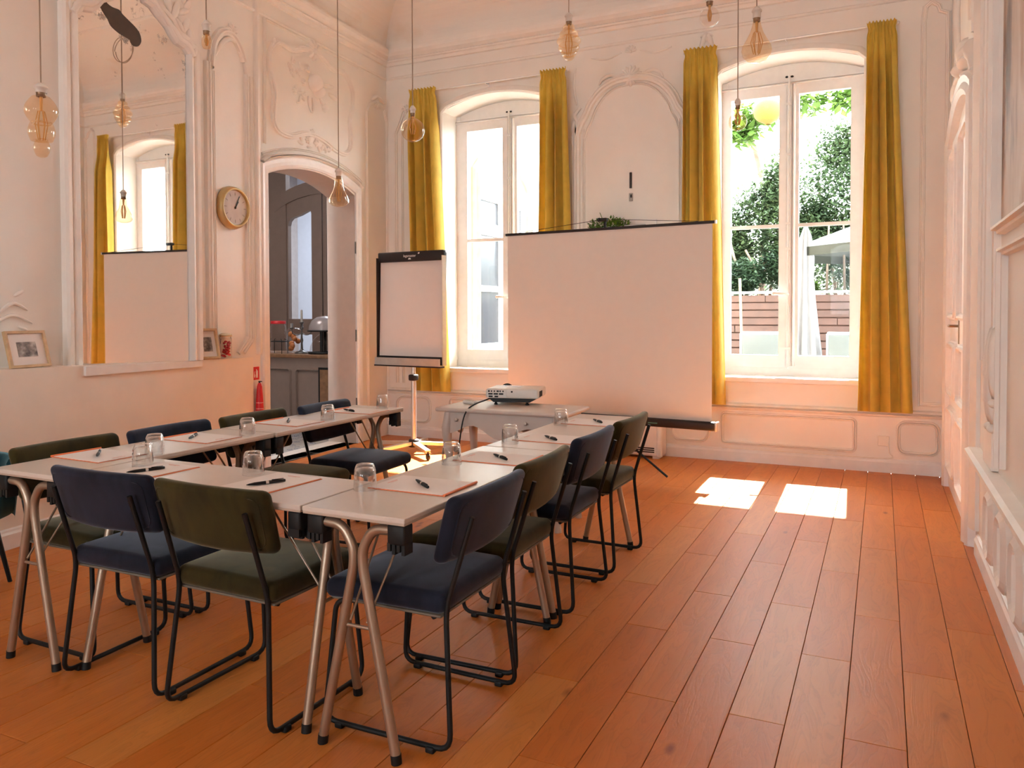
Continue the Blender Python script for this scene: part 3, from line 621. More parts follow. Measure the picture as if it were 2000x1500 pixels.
# ------------------------------------------------------------------ chairs (origin on the floor under the rear feet, +y is where the sitter faces)
def make_chair():
    t = thing('velvet_chair', 'x', 'chair')
    def seatfn(p):
        y = p.y; z = p.z
        if z > 0: z += .012*(1-(p.x/.23)**2)*(1-(y/.225)**2)
        if y > .12: z -= .35*(y-.12)**2*2.2
        wx = p.x*(1.0-.05*(.22-y)/.44)
        return (wx, y, z)
    MB().rbox((0, .255, .447), (.465, .445, .068), .03, 4, seatfn).build('seat', M['blue'], t)
    MB().rbox((0, .250, .4095), (.43, .41, .008), .003, 1).build('seat_board', M['piping'], t)
    def backfn(p):
        k = (p.z+.105)/.21
        y = p.y-.062*k+.022*(p.x/.25)**2*1.0
        return (p.x*(.965+.05*k), y, p.z-.010*(1-(p.x/.25)**2)*(1-k))
    bk = MB().rbox((0, .028, .682), (.49, .052, .212), .026, 5, backfn).build('backrest', M['blue'], t)
    # stitched seam round the rear of the back cushion
    pth = []
    for x, z in rrect(-.225, .225, .60, .765, .03, 3):
        k = (z-.682+.105)/.21; pth.append((x*(.965+.05*k), .028-.0255-.062*k+.022*(x/.25)**2, z-.010*(1-(x/.25)**2)*(1-k)))
    MB().tube(pth, .0022, 5, closed=True).build('seam', M['blue'], bk)
    for s in (-1, 1):
        P = [(s*.190, -.052, .72), (s*.196, .038, .43), (s*.232, .002, .0165), (s*.236, .47, .0165), (s*.216, .435, .406), (s*.2, .36, .408)]
        q = rounded_path(P, .05, 5)
        MB().tube(q, .0088, 8).build('side_frame', M['blackmetal'], t)
        for y in (.07, .41):
            MB().rbox((s*.234, y, .010), (.026, .03, .02), .005, 1).build('foot_pad', M['blackplastic'], t)
    for y in (.08, .40): MB().tube([(-.20, y, .40), (.20, y, .40)], .008, 6).build('seat_rail', M['blackmetal'], t)
    return t
chair = make_chair()
gm = {}
def to_green(me):
    if me.name not in gm:
        c = me.copy(); c.materials.clear(); c.materials.append(M['green']); gm[me.name] = c
    return gm[me.name]
GR = 'velvet chairs round the meeting table'
spots = [
 (-1.157, 2.245, 90, 0, 'blue velvet chair at the near right corner, first of the right row'),
 (-1.192, 2.78, 91, 1, 'olive velvet chair second along the right row, behind the nearest blue one'),
 (-1.208, 3.415, 90, 0, 'blue velvet chair third along the right row, between two olive chairs'),
 (-1.205, 4.00, 89, 1, 'olive velvet chair farthest along the right row, near the projection screen'),
 (-3.18, 2.225, -90, 1, 'olive velvet chair nearest the camera on the left side, back to the dado'),
 (-3.16, 2.755, -89, 0, 'blue velvet chair second along the left side, before the mirror wall'),
 (-3.13, 3.29, -90, 1, 'olive velvet chair third along the left side, beside the fire sign'),
 (-3.09, 3.85, -88, 0, 'blue velvet chair farthest along the left side, before the doorway'),
 (-2.475, 1.862, 1, 0, 'blue velvet chair on the near short side, left of the olive one'),
 (-1.945, 1.852, -1, 1, 'olive velvet chair on the near short side, beside the right table corner')]
for i, (x, y, a, g, lab) in enumerate(spots):
    if i == 0: chair.location = (x, y, 0); chair.rotation_euler = (0, 0, R(a)); chair['label'] = lab; chair['group'] = GR
    else: dup(chair, (x, y, 0), R(a), lab, GR, {M['blue']: to_green} if g else None)

# teal tub chair that just enters the frame at the left
t = thing('tub_chair', 'teal upholstered tub chair cut off by the left edge of the photo', 'chair', (-4.0, 2.14, 0), R(-60))
MB().grid(lambda u, v: Vector(((.31+.03*v)*math.cos(R(20+320*u)+PI/2+PI/2*0), (.31+.03*v)*math.sin(R(20+320*u)+PI/2), .34+v*.27)), 28, 6).grid(lambda u, v: Vector(((.25+.03*v)*math.cos(R(20+320*u)+PI/2), (.25+.03*v)*math.sin(R(20+320*u)+PI/2), .34+v*.27)), 28, 6).tube([((.31)*math.cos(R(20+320*u/28)+PI/2), .31*math.sin(R(20+320*u/28)+PI/2), .61) for u in range(29)], .03, 8).build('shell', M['teal'], t)
MB().rbox((0, 0, .40), (.50, .50, .14), .06, 4).build('seat', M['teal'], t)
for sx, sy in ((-1, -1), (1, -1), (1, 1), (-1, 1)): MB().tube([(sx*.16, sy*.16, .34), (sx*.21, sy*.21, 0)], [.014, .01], 8).build('leg', M['blackmetal'], t)

# ------------------------------------------------------------------ folding tables
def make_table(label, x0, x1, y0, y1, axis):
    L, Wd = ((y1-y0), (x1-x0)) if axis == 'y' else ((x1-x0), (y1-y0))
    t = thing('folding_table', label, 'table', ((x0+x1)/2, (y0+y1)/2, 0), 0 if axis == 'y' else R(90), 'greige folding tables of the U-shaped setup')
    tp = MB().rbox((0, 0, .732), (Wd-.004, L-.004, .016), .003, 1, smooth=False).build('tabletop', M['laminate'], t)
    MB().rbox((0, 0, .7215), (Wd-.006, L-.006, .009), .002, 1, smooth=False).build('edge_band', M['edge'], tp)
    for e in (-1, 1):
        ye = e*(L/2-.034)
        for s in (-1, 1):
            P = [(s*.125, ye, .693), (s*.055, ye, .690), (s*.017, ye, .625), (s*.016, ye, .575), (s*.136, ye+e*.004, .012)]
            lg = MB().tube(rounded_path(P, .05, 6), .0155, 12).build('leg', M['leg'], t)
            MB().tube([(s*.1335, ye+e*.004, .028), (s*.1365, ye+e*.004, .0)], .0165, 12).build('foot_cap', M['blackplastic'], lg)
            br = MB().rbox((s*.148, ye-e*.004, .685), (.062, .05, .062), .008, 1)
            for k in range(4): br.box(s*.148-.031+k*.0165, s*.148-.031+k*.0165+.011, ye-e*.004-.022, ye-e*.004+.022, .635-.008*(k % 2), .66)
            br.build('corner_bracket', M['blackplastic'], t)
            MB().tube([(s*.03, ye, .40), (s*.05, ye-e*.24, .716)], .0042, 6).build('strut', M['leg'], t)
        MB().tube([(-.055, ye, .385), (.055, ye, .385)], .006, 6).build('cross_stay', M['leg'], t)
    return t
make_table('greige folding table at the near right corner of the U', -1.612, -1.235, 1.885, 3.098, 'y')
make_table('greige folding table at the far end of the right row', -1.606, -1.240, 3.104, 4.325, 'y')
make_table('greige folding table closing the near short side of the U', -2.722, -1.616, 1.885, 2.268, 'x')
make_table('greige folding table at the near end of the left row', -3.105, -2.727, 1.855, 3.000, 'y')
make_table('greige folding table at the far end of the left row, before the doorway', -3.10, -2.718, 3.006, 4.150, 'y')

# ------------------------------------------------------------------ pads, pens and tumblers
TZ = .7402
def make_pad():
    t = thing('notepad', 'x', 'notepad')
    MB().rbox((0, 0, .0012), (.224, .302, .002), .0008, 1, smooth=False).build('folder', M['orange'], t)
    MB().rbox((0, .006, .0034), (.212, .288, .0022), .0008, 1, smooth=False).build('paper_sheets', M['paper'], t)
    sp = MB().tube([(-.112, -.149, .0045), (.112, -.149, .0045)], .0042, 8).build('folder_spine', M['orange'], t)
    MB().box(-.03, .03, .122, .1265, .0046, .0048).box(-.02, .02, .115, .117, .0046, .0048).build('letterhead', M['redink'], t)
    return t
def make_pen():
    t = thing('ballpoint_pen', 'x', 'pen')
    ax = Matrix.Rotation(PI/2, 3, 'Y')
    MB().lathe([(.0008, -.068), (.003, -.060), (.0055, -.04), (.0062, 0), (.0058, .04), (.005, .066), (0, .068)], 10, (0, 0, .0064), axis=ax).build('barrel', M['blackplastic'], t)
    MB().lathe([(.0064, -.002), (.0066, .0), (.0066, .006), (.0064, .008)], 10, (0, 0, .0064), axis=ax).build('band', M['silver'], t)
    MB().rbox((.04, 0, .0135), (.042, .004, .0022), .001, 1).build('clip', M['blackplastic'], t)
    return t
def make_glass():
    t = thing('tumbler', 'x', 'glass')
    outer = [(.0395, 0), (.0397, .004), (.039, .012), (.0382, .03), (.0372, .05), (.0355, .066), (.032, .079), (.028, .0855), (.0, .087)]
    inner = [(.0372, 0), (.037, .03), (.0355, .05), (.033, .064), (.026, .0725), (0, .074)]
    MB().lathe(outer[:6], 44, rib=.035).lathe(outer[5:], 44, rib=.012).lathe(inner, 28).lathe([(.0372, 0), (.0395, 0)], 28).build('bowl', M['tumbler'], t)
    return t
mt = bpy.data.materials.new('tumbler_glass'); mt.use_nodes = True; N_ = mt.node_tree.nodes; L_ = mt.node_tree.links; N_.clear()
o_ = N_.new('ShaderNodeOutputMaterial'); mx_ = N_.new('ShaderNodeMixShader'); a_ = N_.new('ShaderNodeBsdfTransparent'); g_ = N_.new('ShaderNodeBsdfGlass'); g_.inputs['IOR'].default_value = 1.22; g_.inputs[0].default_value = (.97, .96, .95, 1); a_.inputs[0].default_value = (.95, .94, .93, 1); mx_.inputs[0].default_value = .38
L_.new(a_.outputs[0], mx_.inputs[1]); L_.new(g_.outputs[0], mx_.inputs[2]); L_.new(mx_.outputs[0], o_.inputs[0]); M['tumbler'] = thin_glass('ribbed_glass', (.955, .955, .95), .16, .06, 1.0)
seats = {  # pad centre, pad turn, pen centre, pen turn, glass; each place named by what one can find
 'R1': ((-1.420, 2.283), 90, (-1.418, 2.272), -40, (-1.568, 2.155), 'in front of the nearest blue chair of the right row'),
 'R2': ((-1.408, 2.842), 90, (-1.395, 2.832), -40, (-1.525, 2.665), 'in front of the second, olive chair of the right row'),
 'R3': ((-1.404, 3.392), 90, (-1.395, 3.366), -43, (-1.527, 3.205), 'in front of the third, blue chair of the right row'),
 'R4': ((-1.398, 3.990), 90, (-1.385, 4.003), -50, (-1.533, 3.845), 'in front of the farthest, olive chair of the right row'),
 'B2': ((-1.925, 2.080), -4, (-1.912, 2.059), 60, (-2.09, 2.185), 'in front of the olive chair on the near short side'),
 'B1': ((-2.490, 2.052), -2, (-2.478, 2.040), 66, (-2.604, 2.130), 'in front of the blue chair on the near short side'),
 'L1': ((-2.955, 2.205), -92, (-2.954, 2.200), 138, (-2.775, 2.330), 'in front of the nearest, olive chair of the left row'),
 'L2': ((-2.930, 2.722), -90, (-2.961, 2.702), 122, (-2.795, 2.885), 'in front of the second, blue chair of the left row'),
 'L3': ((-2.915, 3.320), -91, (-2.916, 3.312), 128, (-2.790, 3.490), 'in front of the third, olive chair of the left row'),
 'L4': ((-2.872, 3.885), -88, (-2.905, 3.832), -25, (-2.815, 4.055), 'in front of the farthest, blue chair of the left row')}
pad, pen, gls = make_pad(), make_pen(), make_glass()
for i, (k, (pp, pa, qp, qa, gp, where)) in enumerate(seats.items()):
    for proto, loc, rz, what, grp in ((pad, (*pp, TZ), pa, 'white pad ', 'pads on orange folders'), (pen, (*qp, TZ+.0048), qa, 'black pen ', 'black pens on the pads'), (gls, (*gp, TZ+.0003), i*31, 'upturned ribbed tumbler ', 'upturned ribbed tumblers')):
        if i == 0: proto.location = loc; proto.rotation_euler = (0, 0, R(rz)); proto['label'] = what+where; proto['group'] = grp
        else: dup(proto, loc, R(rz), what+where, grp)

# ------------------------------------------------------------------ projector table with scalloped apron and cabriole legs
t = thing('side_table', 'low white painted side table with scalloped apron carrying the projector', 'table', (-2.155, 4.562, 0), R(1.5))
MB().rbox((0, 0, .716), (.90, .455, .028), .013, 3).build('tabletop', M['tablewhite'], t)
def WA(s, z, o): return Vector((s, -.20-o, z))
def apron(h):
    P = [(-h, .70), (h, .70), (h, .56)]
    for k in range(1, 20):
        u = k/20; P.append((h-2*h*u, .585-.035*math.cos(4*PI*u)+.012*math.cos(2*PI*u)))
    return P+[(-h, .56)]
MB().prism(apron(.37), WA, -.018, 0).build('apron', M['tablewhite'], t)
MB().prism(apron(.37), lambda s, z, o: Vector((s, .20+o, z)), -.018, 0).build('apron', M['tablewhite'], t)
for sx in (-1, 1):
    MB().prism(apron(.17), lambda s, z, o: Vector((sx*(.39+o), s, z)), -.018, 0).build('apron', M['tablewhite'], t)
    for sy in (-1, 1):
        x, y = sx*.37, sy*.178; lg = []; rr = []
        for z, o_, r_ in ((.70, 0, .03), (.60, .012, .034), (.50, .008, .029), (.35, -.006, .022), (.20, -.010, .018), (.08, .000, .017), (.03, .012, .021), (0, .014, .022)):
            lg.append((x+sx*o_, y+sy*o_, z)); rr.append(r_)
        MB().tube(lg, rr, 10).build('leg', M['tablewhite'], t)
for x in (-.30, .18): MB().ell((x, -.222, .655), (.012, .01, .012)).build('knob', M['tablewhite'], t)

p = thing('projector', 'white projector with black underside on the low white table', 'projector', (-2.215, 4.745, .730), R(12)); p.scale = (1.06, 1.06, 1.04)
def pf(q):
    z = q.z
    return (q.x*(1-.03*(z > 0)), q.y*(1-.02*(z > 0)), z-.010*max(0, abs(q.x)-.10)*(1 if z > 0 else -0))
MB().rbox((0, 0, .073), (.335, .255, .062), .014, 3).build('shell', M['projwhite'], p)
MB().prism([(-.150, .044), (-.12, .018), (.11, .018), (.162, .046)], lambda s, z, o: Vector((s, o, z)), -.118, .118).build('underside', M['blackplastic'], p)
for x, y in ((-.11, -.09), (.09, -.09), (0, .09)): MB().lathe([(.012, 0), (.013, .006), (.008, .008), (.008, .03)], 10, (x, y, 0)).build('foot', M['blackplastic'], p)
pn = MB().box(-.155, -.035, -.1295, -.127, .048, .098).build('port_panel', M['projwhite'], p)
po = MB()
for k, wd in enumerate((.012, .008, .008, .014, .008, .008)): po.box(-.150+k*.0185, -.150+k*.0185+wd, -.1305, -.129, .083, .093)
for k in range(3): po.box(-.148+k*.034, -.148+k*.034+.028, -.1305, -.129, .066, .076)
po.box(-.146, -.120, -.1305, -.129, .050, .060).box(-.108, -.085, -.1305, -.129, .050, .060).build('ports', M['blackplastic'], pn)
MB().lathe([(.006, 0), (.006, .002), (0, .002)], 10, (.002, -.128, .086), axis=Matrix.Rotation(PI/2, 3, 'X')).build('infrared_window', M['blackplastic'], p)
vg = MB()
for k in range(8): vg.box(.166, .1685, -.09+k*.012, -.083+k*.012, .052, .088)
vg.build('vent_grille', M['charcoal'], p)
MB().lathe([(.045, 0), (.045, .012), (.034, .014), (.034, .004), (0, .004)], 20, (-.09, .127, .07), axis=Matrix.Rotation(-PI/2, 3, 'X')).build('lens', M['blackplastic'], p)
MB().box(-.10, .02, .06, .10, .104, .1055).build('control_panel', M['silver'], p)
cbl = smooth_path([(-2.335, 4.625, .775), (-2.345, 4.55, .765), (-2.36, 4.42, .748), (-2.372, 4.33, .71), (-2.385, 4.29, .6), (-2.40, 4.28, .4), (-2.39, 4.30, .15), (-2.36, 4.34, .02), (-2.2, 4.5, .008), (-2.1, 4.9, .008)], 5)
tag(MB().tube(cbl, .0048, 6).build('power_cable', M['blackplastic']), 'black cable hanging from the projector over the table edge', 'cable')
r_ = thing('remote_control', 'small pale remote control beside the projector', 'remote', (-2.475, 4.58, .7305), R(70))
MB().rbox((0, 0, .011), (.042, .115, .02), .008, 3).build('case', M['projwhite'], r_)
bt = MB()
for i in range(3):
    for j in range(5): bt.ell((-.012+i*.012, -.035+j*.016, .021), (.0036, .0036, .0015), 6, 3)
bt.build('buttons', M['charcoal'], r_)

# ------------------------------------------------------------------ projection screen on a tripod
sc_ = thing('projection_screen', 'wide pull-up projection screen on a black tripod between the windows', 'projection screen', (-2.128, 6.285, 0), R(-5.93))
hw = .955
MB().box(-hw+.02, hw-.02, -.0015, .0, .475, 2.035).build('screen_cloth', M['screen'], sc_)
MB().box(-hw, hw, -.012, .012, 2.03, 2.052).build('top_bar', M['charcoal'], sc_)
for s in (-1, 1): MB().rbox((s*(hw+.006), 0, 2.041), (.014, .03, .028), .004, 1).build('end_cap', M['alu'], sc_)
MB().rbox((.0, .0, .445), (2*hw+.03, .075, .07), .02, 3).build('case', M['charcoal'], sc_)
for s in (-1, 1): MB().rbox((s*(hw+.02), 0, .445), (.02, .08, .074), .02, 3).build('case_end', M['alu'], sc_)
MB().box(.42, .50, -.0385, -.037, .437, .447).build('label_strip', mat('green_label', (.10, .25, .18), .5), sc_)
MB().tube([(0, .05, .1), (0, .05, 2.10)], .012, 10).build('pole', M['blackmetal'], sc_)
MB().tube([(0, .05, 2.07), (0, .05, 2.125), (-.04, .0, 2.125)], .012, 8).rbox((-.01, .02, 2.12), (.09, .04, .03), .008, 1).build('hook', M['blackplastic'], sc_)
for s in (-1, 1): MB().tube([(s*hw*.86, .0, 2.054), (s*.05, .02, 2.12)], .0022, 5).build('stay_wire', M['charcoal'], sc_)
MB().lathe([(.022, .3), (.03, .31), (.03, .40), (.022, .41)], 12, (0, .05, 0)).build('tripod_hub', M['blackplastic'], sc_)
for x, y in ((.58, -.02), (-.42, -.42), (-.12, .56)):
    MB().tube([(x*.04, .05+y*.04, .38), (x, y, .012)], .0095, 8).build('tripod_leg', M['blackmetal'], sc_)

# ------------------------------------------------------------------ flipchart
f = thing('flipchart', 'white flipchart easel with a black clamp bar on a wheeled star base', 'flipchart', (-4.03, 6.354, 0), R(-5))
MB().prism([(-.385, .855), (.385, .855), (.385, 1.90), (-.385, 1.90)], lambda s, z, o: Vector((s, -.06-o-(1.4-z)*.03, z)), -.022, 0).build('board', M['charcoal'], f)
MB().prism([(-.372, .93), (.374, .93), (.374, 1.84), (-.372, 1.84)], lambda s, z, o: Vector((s, -.06-o-(1.4-z)*.03, z)), .001, .006).build('paper_pad', M['flipsheet'], f)
cl_ = MB().rbox((0, -.055, 1.875), (.776, .05, .095), .012, 2).build('clamp_bar', M['charcoal'], f)
text('legamaster', .034, M['signwhite'], cl_, (0, -.0815, 1.880), (PI/2, 0, 0), 'maker_lettering')
MB().prism([(.098, 1.894), (.116, 1.897), (.118, 1.911), (.10, 1.908)], lambda s, z, o: Vector((s, -.081-o, z)), 0, .001).prism([(-.018, 1.846), (.018, 1.846), (.010, 1.860), (-.010, 1.860)], lambda s, z, o: Vector((s, -.081-o, z)), 0, .001).build('maker_mark', M['signwhite'], cl_)
MB().box(-.385, .385, -.135, -.075, .845, .852).box(-.385, .385, -.137, -.133, .845, .915).build('pen_tray', M['alu'], f)
MB().box(-.39, .39, -.14, -.07, .832, .845).build('tray_base', M['charcoal'], f)
for s in (-1, 1): MB().box(s*.387-.004, s*.387+.004, -.10, -.04, .85, 1.87).build('side_rail', M['charcoal'] if s < 0 else M['alu'], f)
MB().tube([(0, -.03, .70), (0, -.03, 1.5)], .019, 14).build('upper_pole', M['alu'], f)
MB().tube([(0, -.03, .08), (0, -.03, .70)], .025, 16).build('lower_pole', M['alu'], f)
MB().rbox((0, -.03, .725), (.075, .075, .06), .014, 2).build('height_clamp', M['charcoal'], f)
MB().lathe([(.0, .135), (.045, .135), (.05, .12), (.055, .07), (.04, .06), (0, .06)], 16, (0, -.03, 0)).build('hub', M['charcoal'], f)
for k in range(5):
    a = R(100+72*k+10); e = Vector((math.cos(a)*.40, -.03+math.sin(a)*.40, .075))
    lg = MB().bar((math.cos(a)*.03, -.03+math.sin(a)*.03, .10), e, .05, .03).build('star_leg', M['alu'], f)
    MB().tube([e+Vector((-.012*math.sin(a), .012*math.cos(a), -.045)), e+Vector((.012*math.sin(a), -.012*math.cos(a), -.045))], .028, 12).tube([e, e+Vector((0, 0, -.03))], .01, 8).build('caster', M['charcoal'], lg)
# ------------------------------------------------------------------ mirror, its glass parallel to the long axis of the room
mi = thing('wall_mirror', 'tall aged mirror in a carved plaster frame, spotted and with a bare brown patch', 'mirror', (-4.68, 3.815, .99), 0)
def WM(s, z, o): return Vector((o, s-3.815, z-.99))
hf = [(.433, .985), (.433, 3.255), (.40, 3.285), (.33, 3.30), (.285, 3.34), (.24, 3.40), (.17, 3.44), (.12, 3.485), (.06, 3.50), (.0, 3.58)]
mp_ = [(3.815+a, z) for a, z in hf]+[(3.815-a, z) for a, z in hf[-2::-1]]
MB().prism(mp_, WM, -.003, .0).build('mirror_glass', M['mirror'], mi)
fr = MB().sweep(mp_, [(-.115, -.05), (-.115, .02), (-.10, .035), (-.075, .03), (-.06, .015), (-.045, .03), (-.025, .038), (-.008, .02), (0.002, .001)], WM)
fr.build('frame', M['moulding'], mi)
b = MB()
poly = [(3.815+.437, 3.25), (4.355, 3.25), (4.355, 3.95), (3.275, 3.95), (3.275, 3.25), (3.815-.437, 3.25)]+[(3.815-a, z+.004) for a, z in hf[1:]]+[(3.815+a, z+.004) for a, z in hf[-2:0:-1]]
b.prism(poly, WM, -.05, .012).build('crest_board', M['moulding'], mi)
cr = MB(); W_ = lambda s, z, o: WM(s, z, o+.012)
def leafm(b, W, s, z, l, wd, ang, h):
    a = R(ang); vs = []
    for i in range(5):
        t = PI/2*i/4
        for j in range(8):
            q = 2*PI*j/8; x, y = l/2*math.cos(t)*math.cos(q), wd/2*math.cos(t)*math.sin(q)
            vs.append(W(s+x*math.cos(a)-y*math.sin(a), z+x*math.sin(a)+y*math.cos(a), h*math.sin(t)))
    b.add(vs, [(i*8+j, i*8+(j+1) % 8, i*8+8+(j+1) % 8, i*8+8+j) for i in range(4) for j in range(8)], True)
for sx in (-1, 1):
    c0 = 3.815
    P = smooth_path([(c0+sx*.48, 3.25), (c0+sx*.44, 3.32), (c0+sx*.36, 3.345), (c0+sx*.30, 3.40), (c0+sx*.22, 3.46), (c0+sx*.12, 3.55)], 5)
    cr.tube([W_(p[0], p[1], .008) for p in P], .026, 8)
    for k, (s, z, l, w0, a) in enumerate(((.46, 3.38, .16, .06, 100), (.42, 3.46, .16, .06, 60), (.36, 3.45, .14, .05, 130), (.50, 3.30, .12, .05, 80), (.33, 3.54, .18, .06, 70), (.26, 3.58, .16, .06, 110), (.40, 3.56, .14, .05, 30))):
        leafm(cr, W_, c0+sx*s, z, l, w0, a if sx > 0 else 180-a, .025)
    for k in range(4): leafm(cr, W_, c0+sx*(.44-.03*k), 3.62+.05*k, .12, .05, 60+20*k if sx > 0 else 120-20*k, .02)
for k in range(7): leafm(cr, W_, 3.815+.1*math.cos(R(20+k*23)), 3.68+.1*math.sin(R(20+k*23)), .16, .05, 20+k*23, .03)
cr.build('carved_crest', M['moulding'], mi)
bl = smooth_path([(3.50, 3.44), (3.535, 3.38), (3.575, 3.325), (3.60, 3.30), (3.625, 3.262), (3.68, 3.235), (3.735, 3.222), (3.772, 3.215), (3.775, 3.20), (3.80, 3.183), (3.838, 3.193), (3.862, 3.235), (3.850, 3.285), (3.815, 3.318), (3.765, 3.345), (3.715, 3.372), (3.69, 3.392), (3.64, 3.392), (3.605, 3.402), (3.585, 3.42), (3.565, 3.45)], 3, True)
MB().prism(bl, WM, .0002, .0016).build('bare_patch', M['blob'], mi)
sl = MB(); pA, pB = Vector((-4.545, 3.30, .97)), Vector((-4.678, 4.36, .958))
off = Vector((-4.68, 3.815, .99))
sl.add([pA-off+Vector((.012, 0, -.026)), pB-off+Vector((.012, 0, -.022)), pB-off+Vector((.012, 0, .022)), pA-off+Vector((.012, 0, .034)), Vector((-.03, -.515, -.046)), Vector((-.03, .545, -.054)), Vector((-.03, .545, -.01)), Vector((-.03, -.515, .014))], [(0, 1, 2, 3), (3, 2, 6, 7), (0, 3, 7, 4), (1, 5, 6, 2), (0, 4, 5, 1)])
sl.build('sill', M['white'], mi)

# ------------------------------------------------------------------ wall clock (front is local -y)
RZL = math.atan2(.9985, -.0549); AX = Matrix.Rotation(PI/2, 3, 'X')
ck = thing('wall_clock', 'round brass-rimmed wall clock with a pale dial left of the doorway', 'clock', WL(.985, 2.195, 0), RZL)
MB().lathe([(.120, 0), (.172, .004), (.175, .012), (.168, .04), (.158, .062), (.150, .066), (.142, .060), (.138, .045)], 40, axis=AX).build('rim', mat('brass_rim', (.52, .36, .16), .38, metal=.55), ck)
MB().lathe([(.14, .046), (0, .046)], 40, axis=AX).build('dial', mat('clock_dial', (.66, .52, .46), .6), ck)
nu = MB()
for k in range(12):
    a = R(90-30*k); nu.bar((.098*math.cos(a), -.0475, .098*math.sin(a)), (.122*math.cos(a), -.0475, .122*math.sin(a)), .007, .001, (0, 1, 0))
nu.build('hour_marks', mat('dial_print', (.42, .30, .25), .6), ck)
hn = MB()
for ang, ln, wd in ((90-32, .062, .010), (90-26, .105, .007)): a = R(ang); hn.bar((-.012*math.cos(a), -.05, -.012*math.sin(a)), (ln*math.cos(a), -.05, ln*math.sin(a)), wd, .002, (0, 1, 0))
hn.lathe([(.009, .048), (.009, .053), (0, .053)], 12, axis=AX).build('hands', M['blackmetal'], ck)
MB().lathe([(.139, .058), (0, .0585)], 40, axis=AX).build('crystal', M['glass'], ck)

# ------------------------------------------------------------------ picture frames and jar on the shelf
def photo_mat(nm, sc):
    return blotch(nm, [(.35, (.06, .045, .04)), (.5, (.30, .25, .22)), (.62, (.62, .55, .5))], sc, rough=.5, detail=3)
def frame(label, loc, rz, wd, ht, lean, ph, dpt=.02):
    t = thing('picture_frame', label, 'picture frame', loc, rz)
    Rm = Matrix.Rotation(-lean, 3, 'X'); L_ = lambda s, z, o: Rm @ Vector((s, -o, z))
    b = MB(); q = .016
    for P in ([(-wd/2, 0), (wd/2, 0), (wd/2, q), (-wd/2, q)], [(-wd/2, ht-q), (wd/2, ht-q), (wd/2, ht), (-wd/2, ht)], [(-wd/2, q), (-wd/2+q, q), (-wd/2+q, ht-q), (-wd/2, ht-q)], [(wd/2-q, q), (wd/2, q), (wd/2, ht-q), (wd/2-q, ht-q)]): b.prism(P, L_, 0, dpt)
    b.build('frame', M['oak'], t)
    MB().prism([(-wd/2+q, q), (wd/2-q, q), (wd/2-q, ht-q), (-wd/2+q, ht-q)], L_, .002, .008).build('mount', M['paper'], t)
    pw, phh = ph; MB().prism([(-pw/2, ht/2-phh/2), (pw/2, ht/2-phh/2), (pw/2, ht/2+phh/2), (-pw/2, ht/2+phh/2)], L_, .008, .009).build('photo_print', photo_mat('bw_photo', 18), t)
    MB().bar(L_(0, ht*.7, -.002), (0, .05+ht*.22, .002), .03, .004, (1, 0, 0)).build('easel_leg', M['oak'], t)
frame('pale oak picture frame with a small monochrome print, left end of the shelf', (-4.553, 2.955, ZS(2.95)+.001), RZL+R(3), .262, .222, R(15), (.125, .09))
frame('pale oak upright picture frame on the shelf right of the mirror', (-4.675, 4.435, ZS(4.42)+.001), RZL-R(22), .155, .24, R(17), (.07, .115), .035)
j = thing('preserving_jar', 'clip-top glass jar of red sweets on the shelf by the doorway', 'jar', (-4.738, 4.665, ZS(4.66)+.001))
MB().lathe([(.0, .0), (.043, .0), (.048, .006), (.048, .150), (.043, .168), (.043, .178)], 24).lathe([(.045, .006), (.045, .150), (.040, .168)], 20).build('glass_body', M['clear'], j)
MB().lathe([(.043, .183), (.047, .185), (.047, .195), (.03, .203), (0, .205)], 24).build('lid', mat('jar_lid', (.66, .60, .45), .2), j)
MB().lathe([(.043, .178), (.050, .178), (.050, .184), (.043, .184)], 24).build('rubber_ring', mat('jar_ring', (.62, .33, .10), .5), j)
MB().tube([(.0, -.05, .19), (.0, -.062, .17), (.0, -.056, .12), (0, -.05, .16)], .002, 5).tube([(0, .05, .19), (.0, .06, .15), (0, .05, .17)], .002, 5).build('wire_clip', M['pewter'], j)
random.seed(11); ms_ = mat('red_sweet', (.60, .02, .045), .25, var=.2)
for k in range(26):
    a, r_ = random.uniform(0, 2*PI), .03*math.sqrt(random.random()); z = .018+.0047*k
    rot = Matrix.Rotation(random.uniform(0, 3), 3, 'X') @ Matrix.Rotation(random.uniform(0, 3), 3, 'Z')
    MB().ell((r_*math.cos(a), r_*math.sin(a), z), (.014, .014, .008), 8, 5, rot).build('sweet', ms_, j)

# ------------------------------------------------------------------ fire point beside the doorway
fs = thing('fire_sign', 'small red fire extinguisher sign on the wall beside the doorway', 'sign', WL(1.268, .83, .0), RZL)
MB().box(-.036, .036, -.003, 0, -.055, .055).build('plate', M['sign'], fs)
pic = MB().box(-.004, .018, -.0036, -.003, -.038, .018).box(0, .014, -.0036, -.003, .018, .026).box(-.004, .006, -.0036, -.003, .026, .034)
pic.prism([(-.028, -.03), (-.018, -.04), (-.012, -.02), (-.02, 0), (-.014, .02), (-.024, .012)], lambda s, z, o: Vector((s, -o, z)), .003, .0036)
pic.build('pictogram', M['signwhite'], fs)
fe = thing('fire_extinguisher', 'red fire extinguisher with white lettering on the wall below its sign', 'fire extinguisher', WL(1.262, .28, .040), RZL)
MB().lathe([(0, 0), (.036, .0), (.038, .01), (.036, .16), (.030, .32), (.021, .44), (.013, .465), (.010, .47), (0, .47)], 24).build('cylinder', M['sign'], fe)
MB().lathe([(.0376, .10), (.0372, .13)], 24).lathe([(.0358, .18), (.0355, .19)], 24).lathe([(.0334, .25), (.0331, .256)], 24).lathe([(.0312, .30), (.0308, .306)], 24).build('label_bands', mat('label_print', (.80, .42, .40), .5), fe)
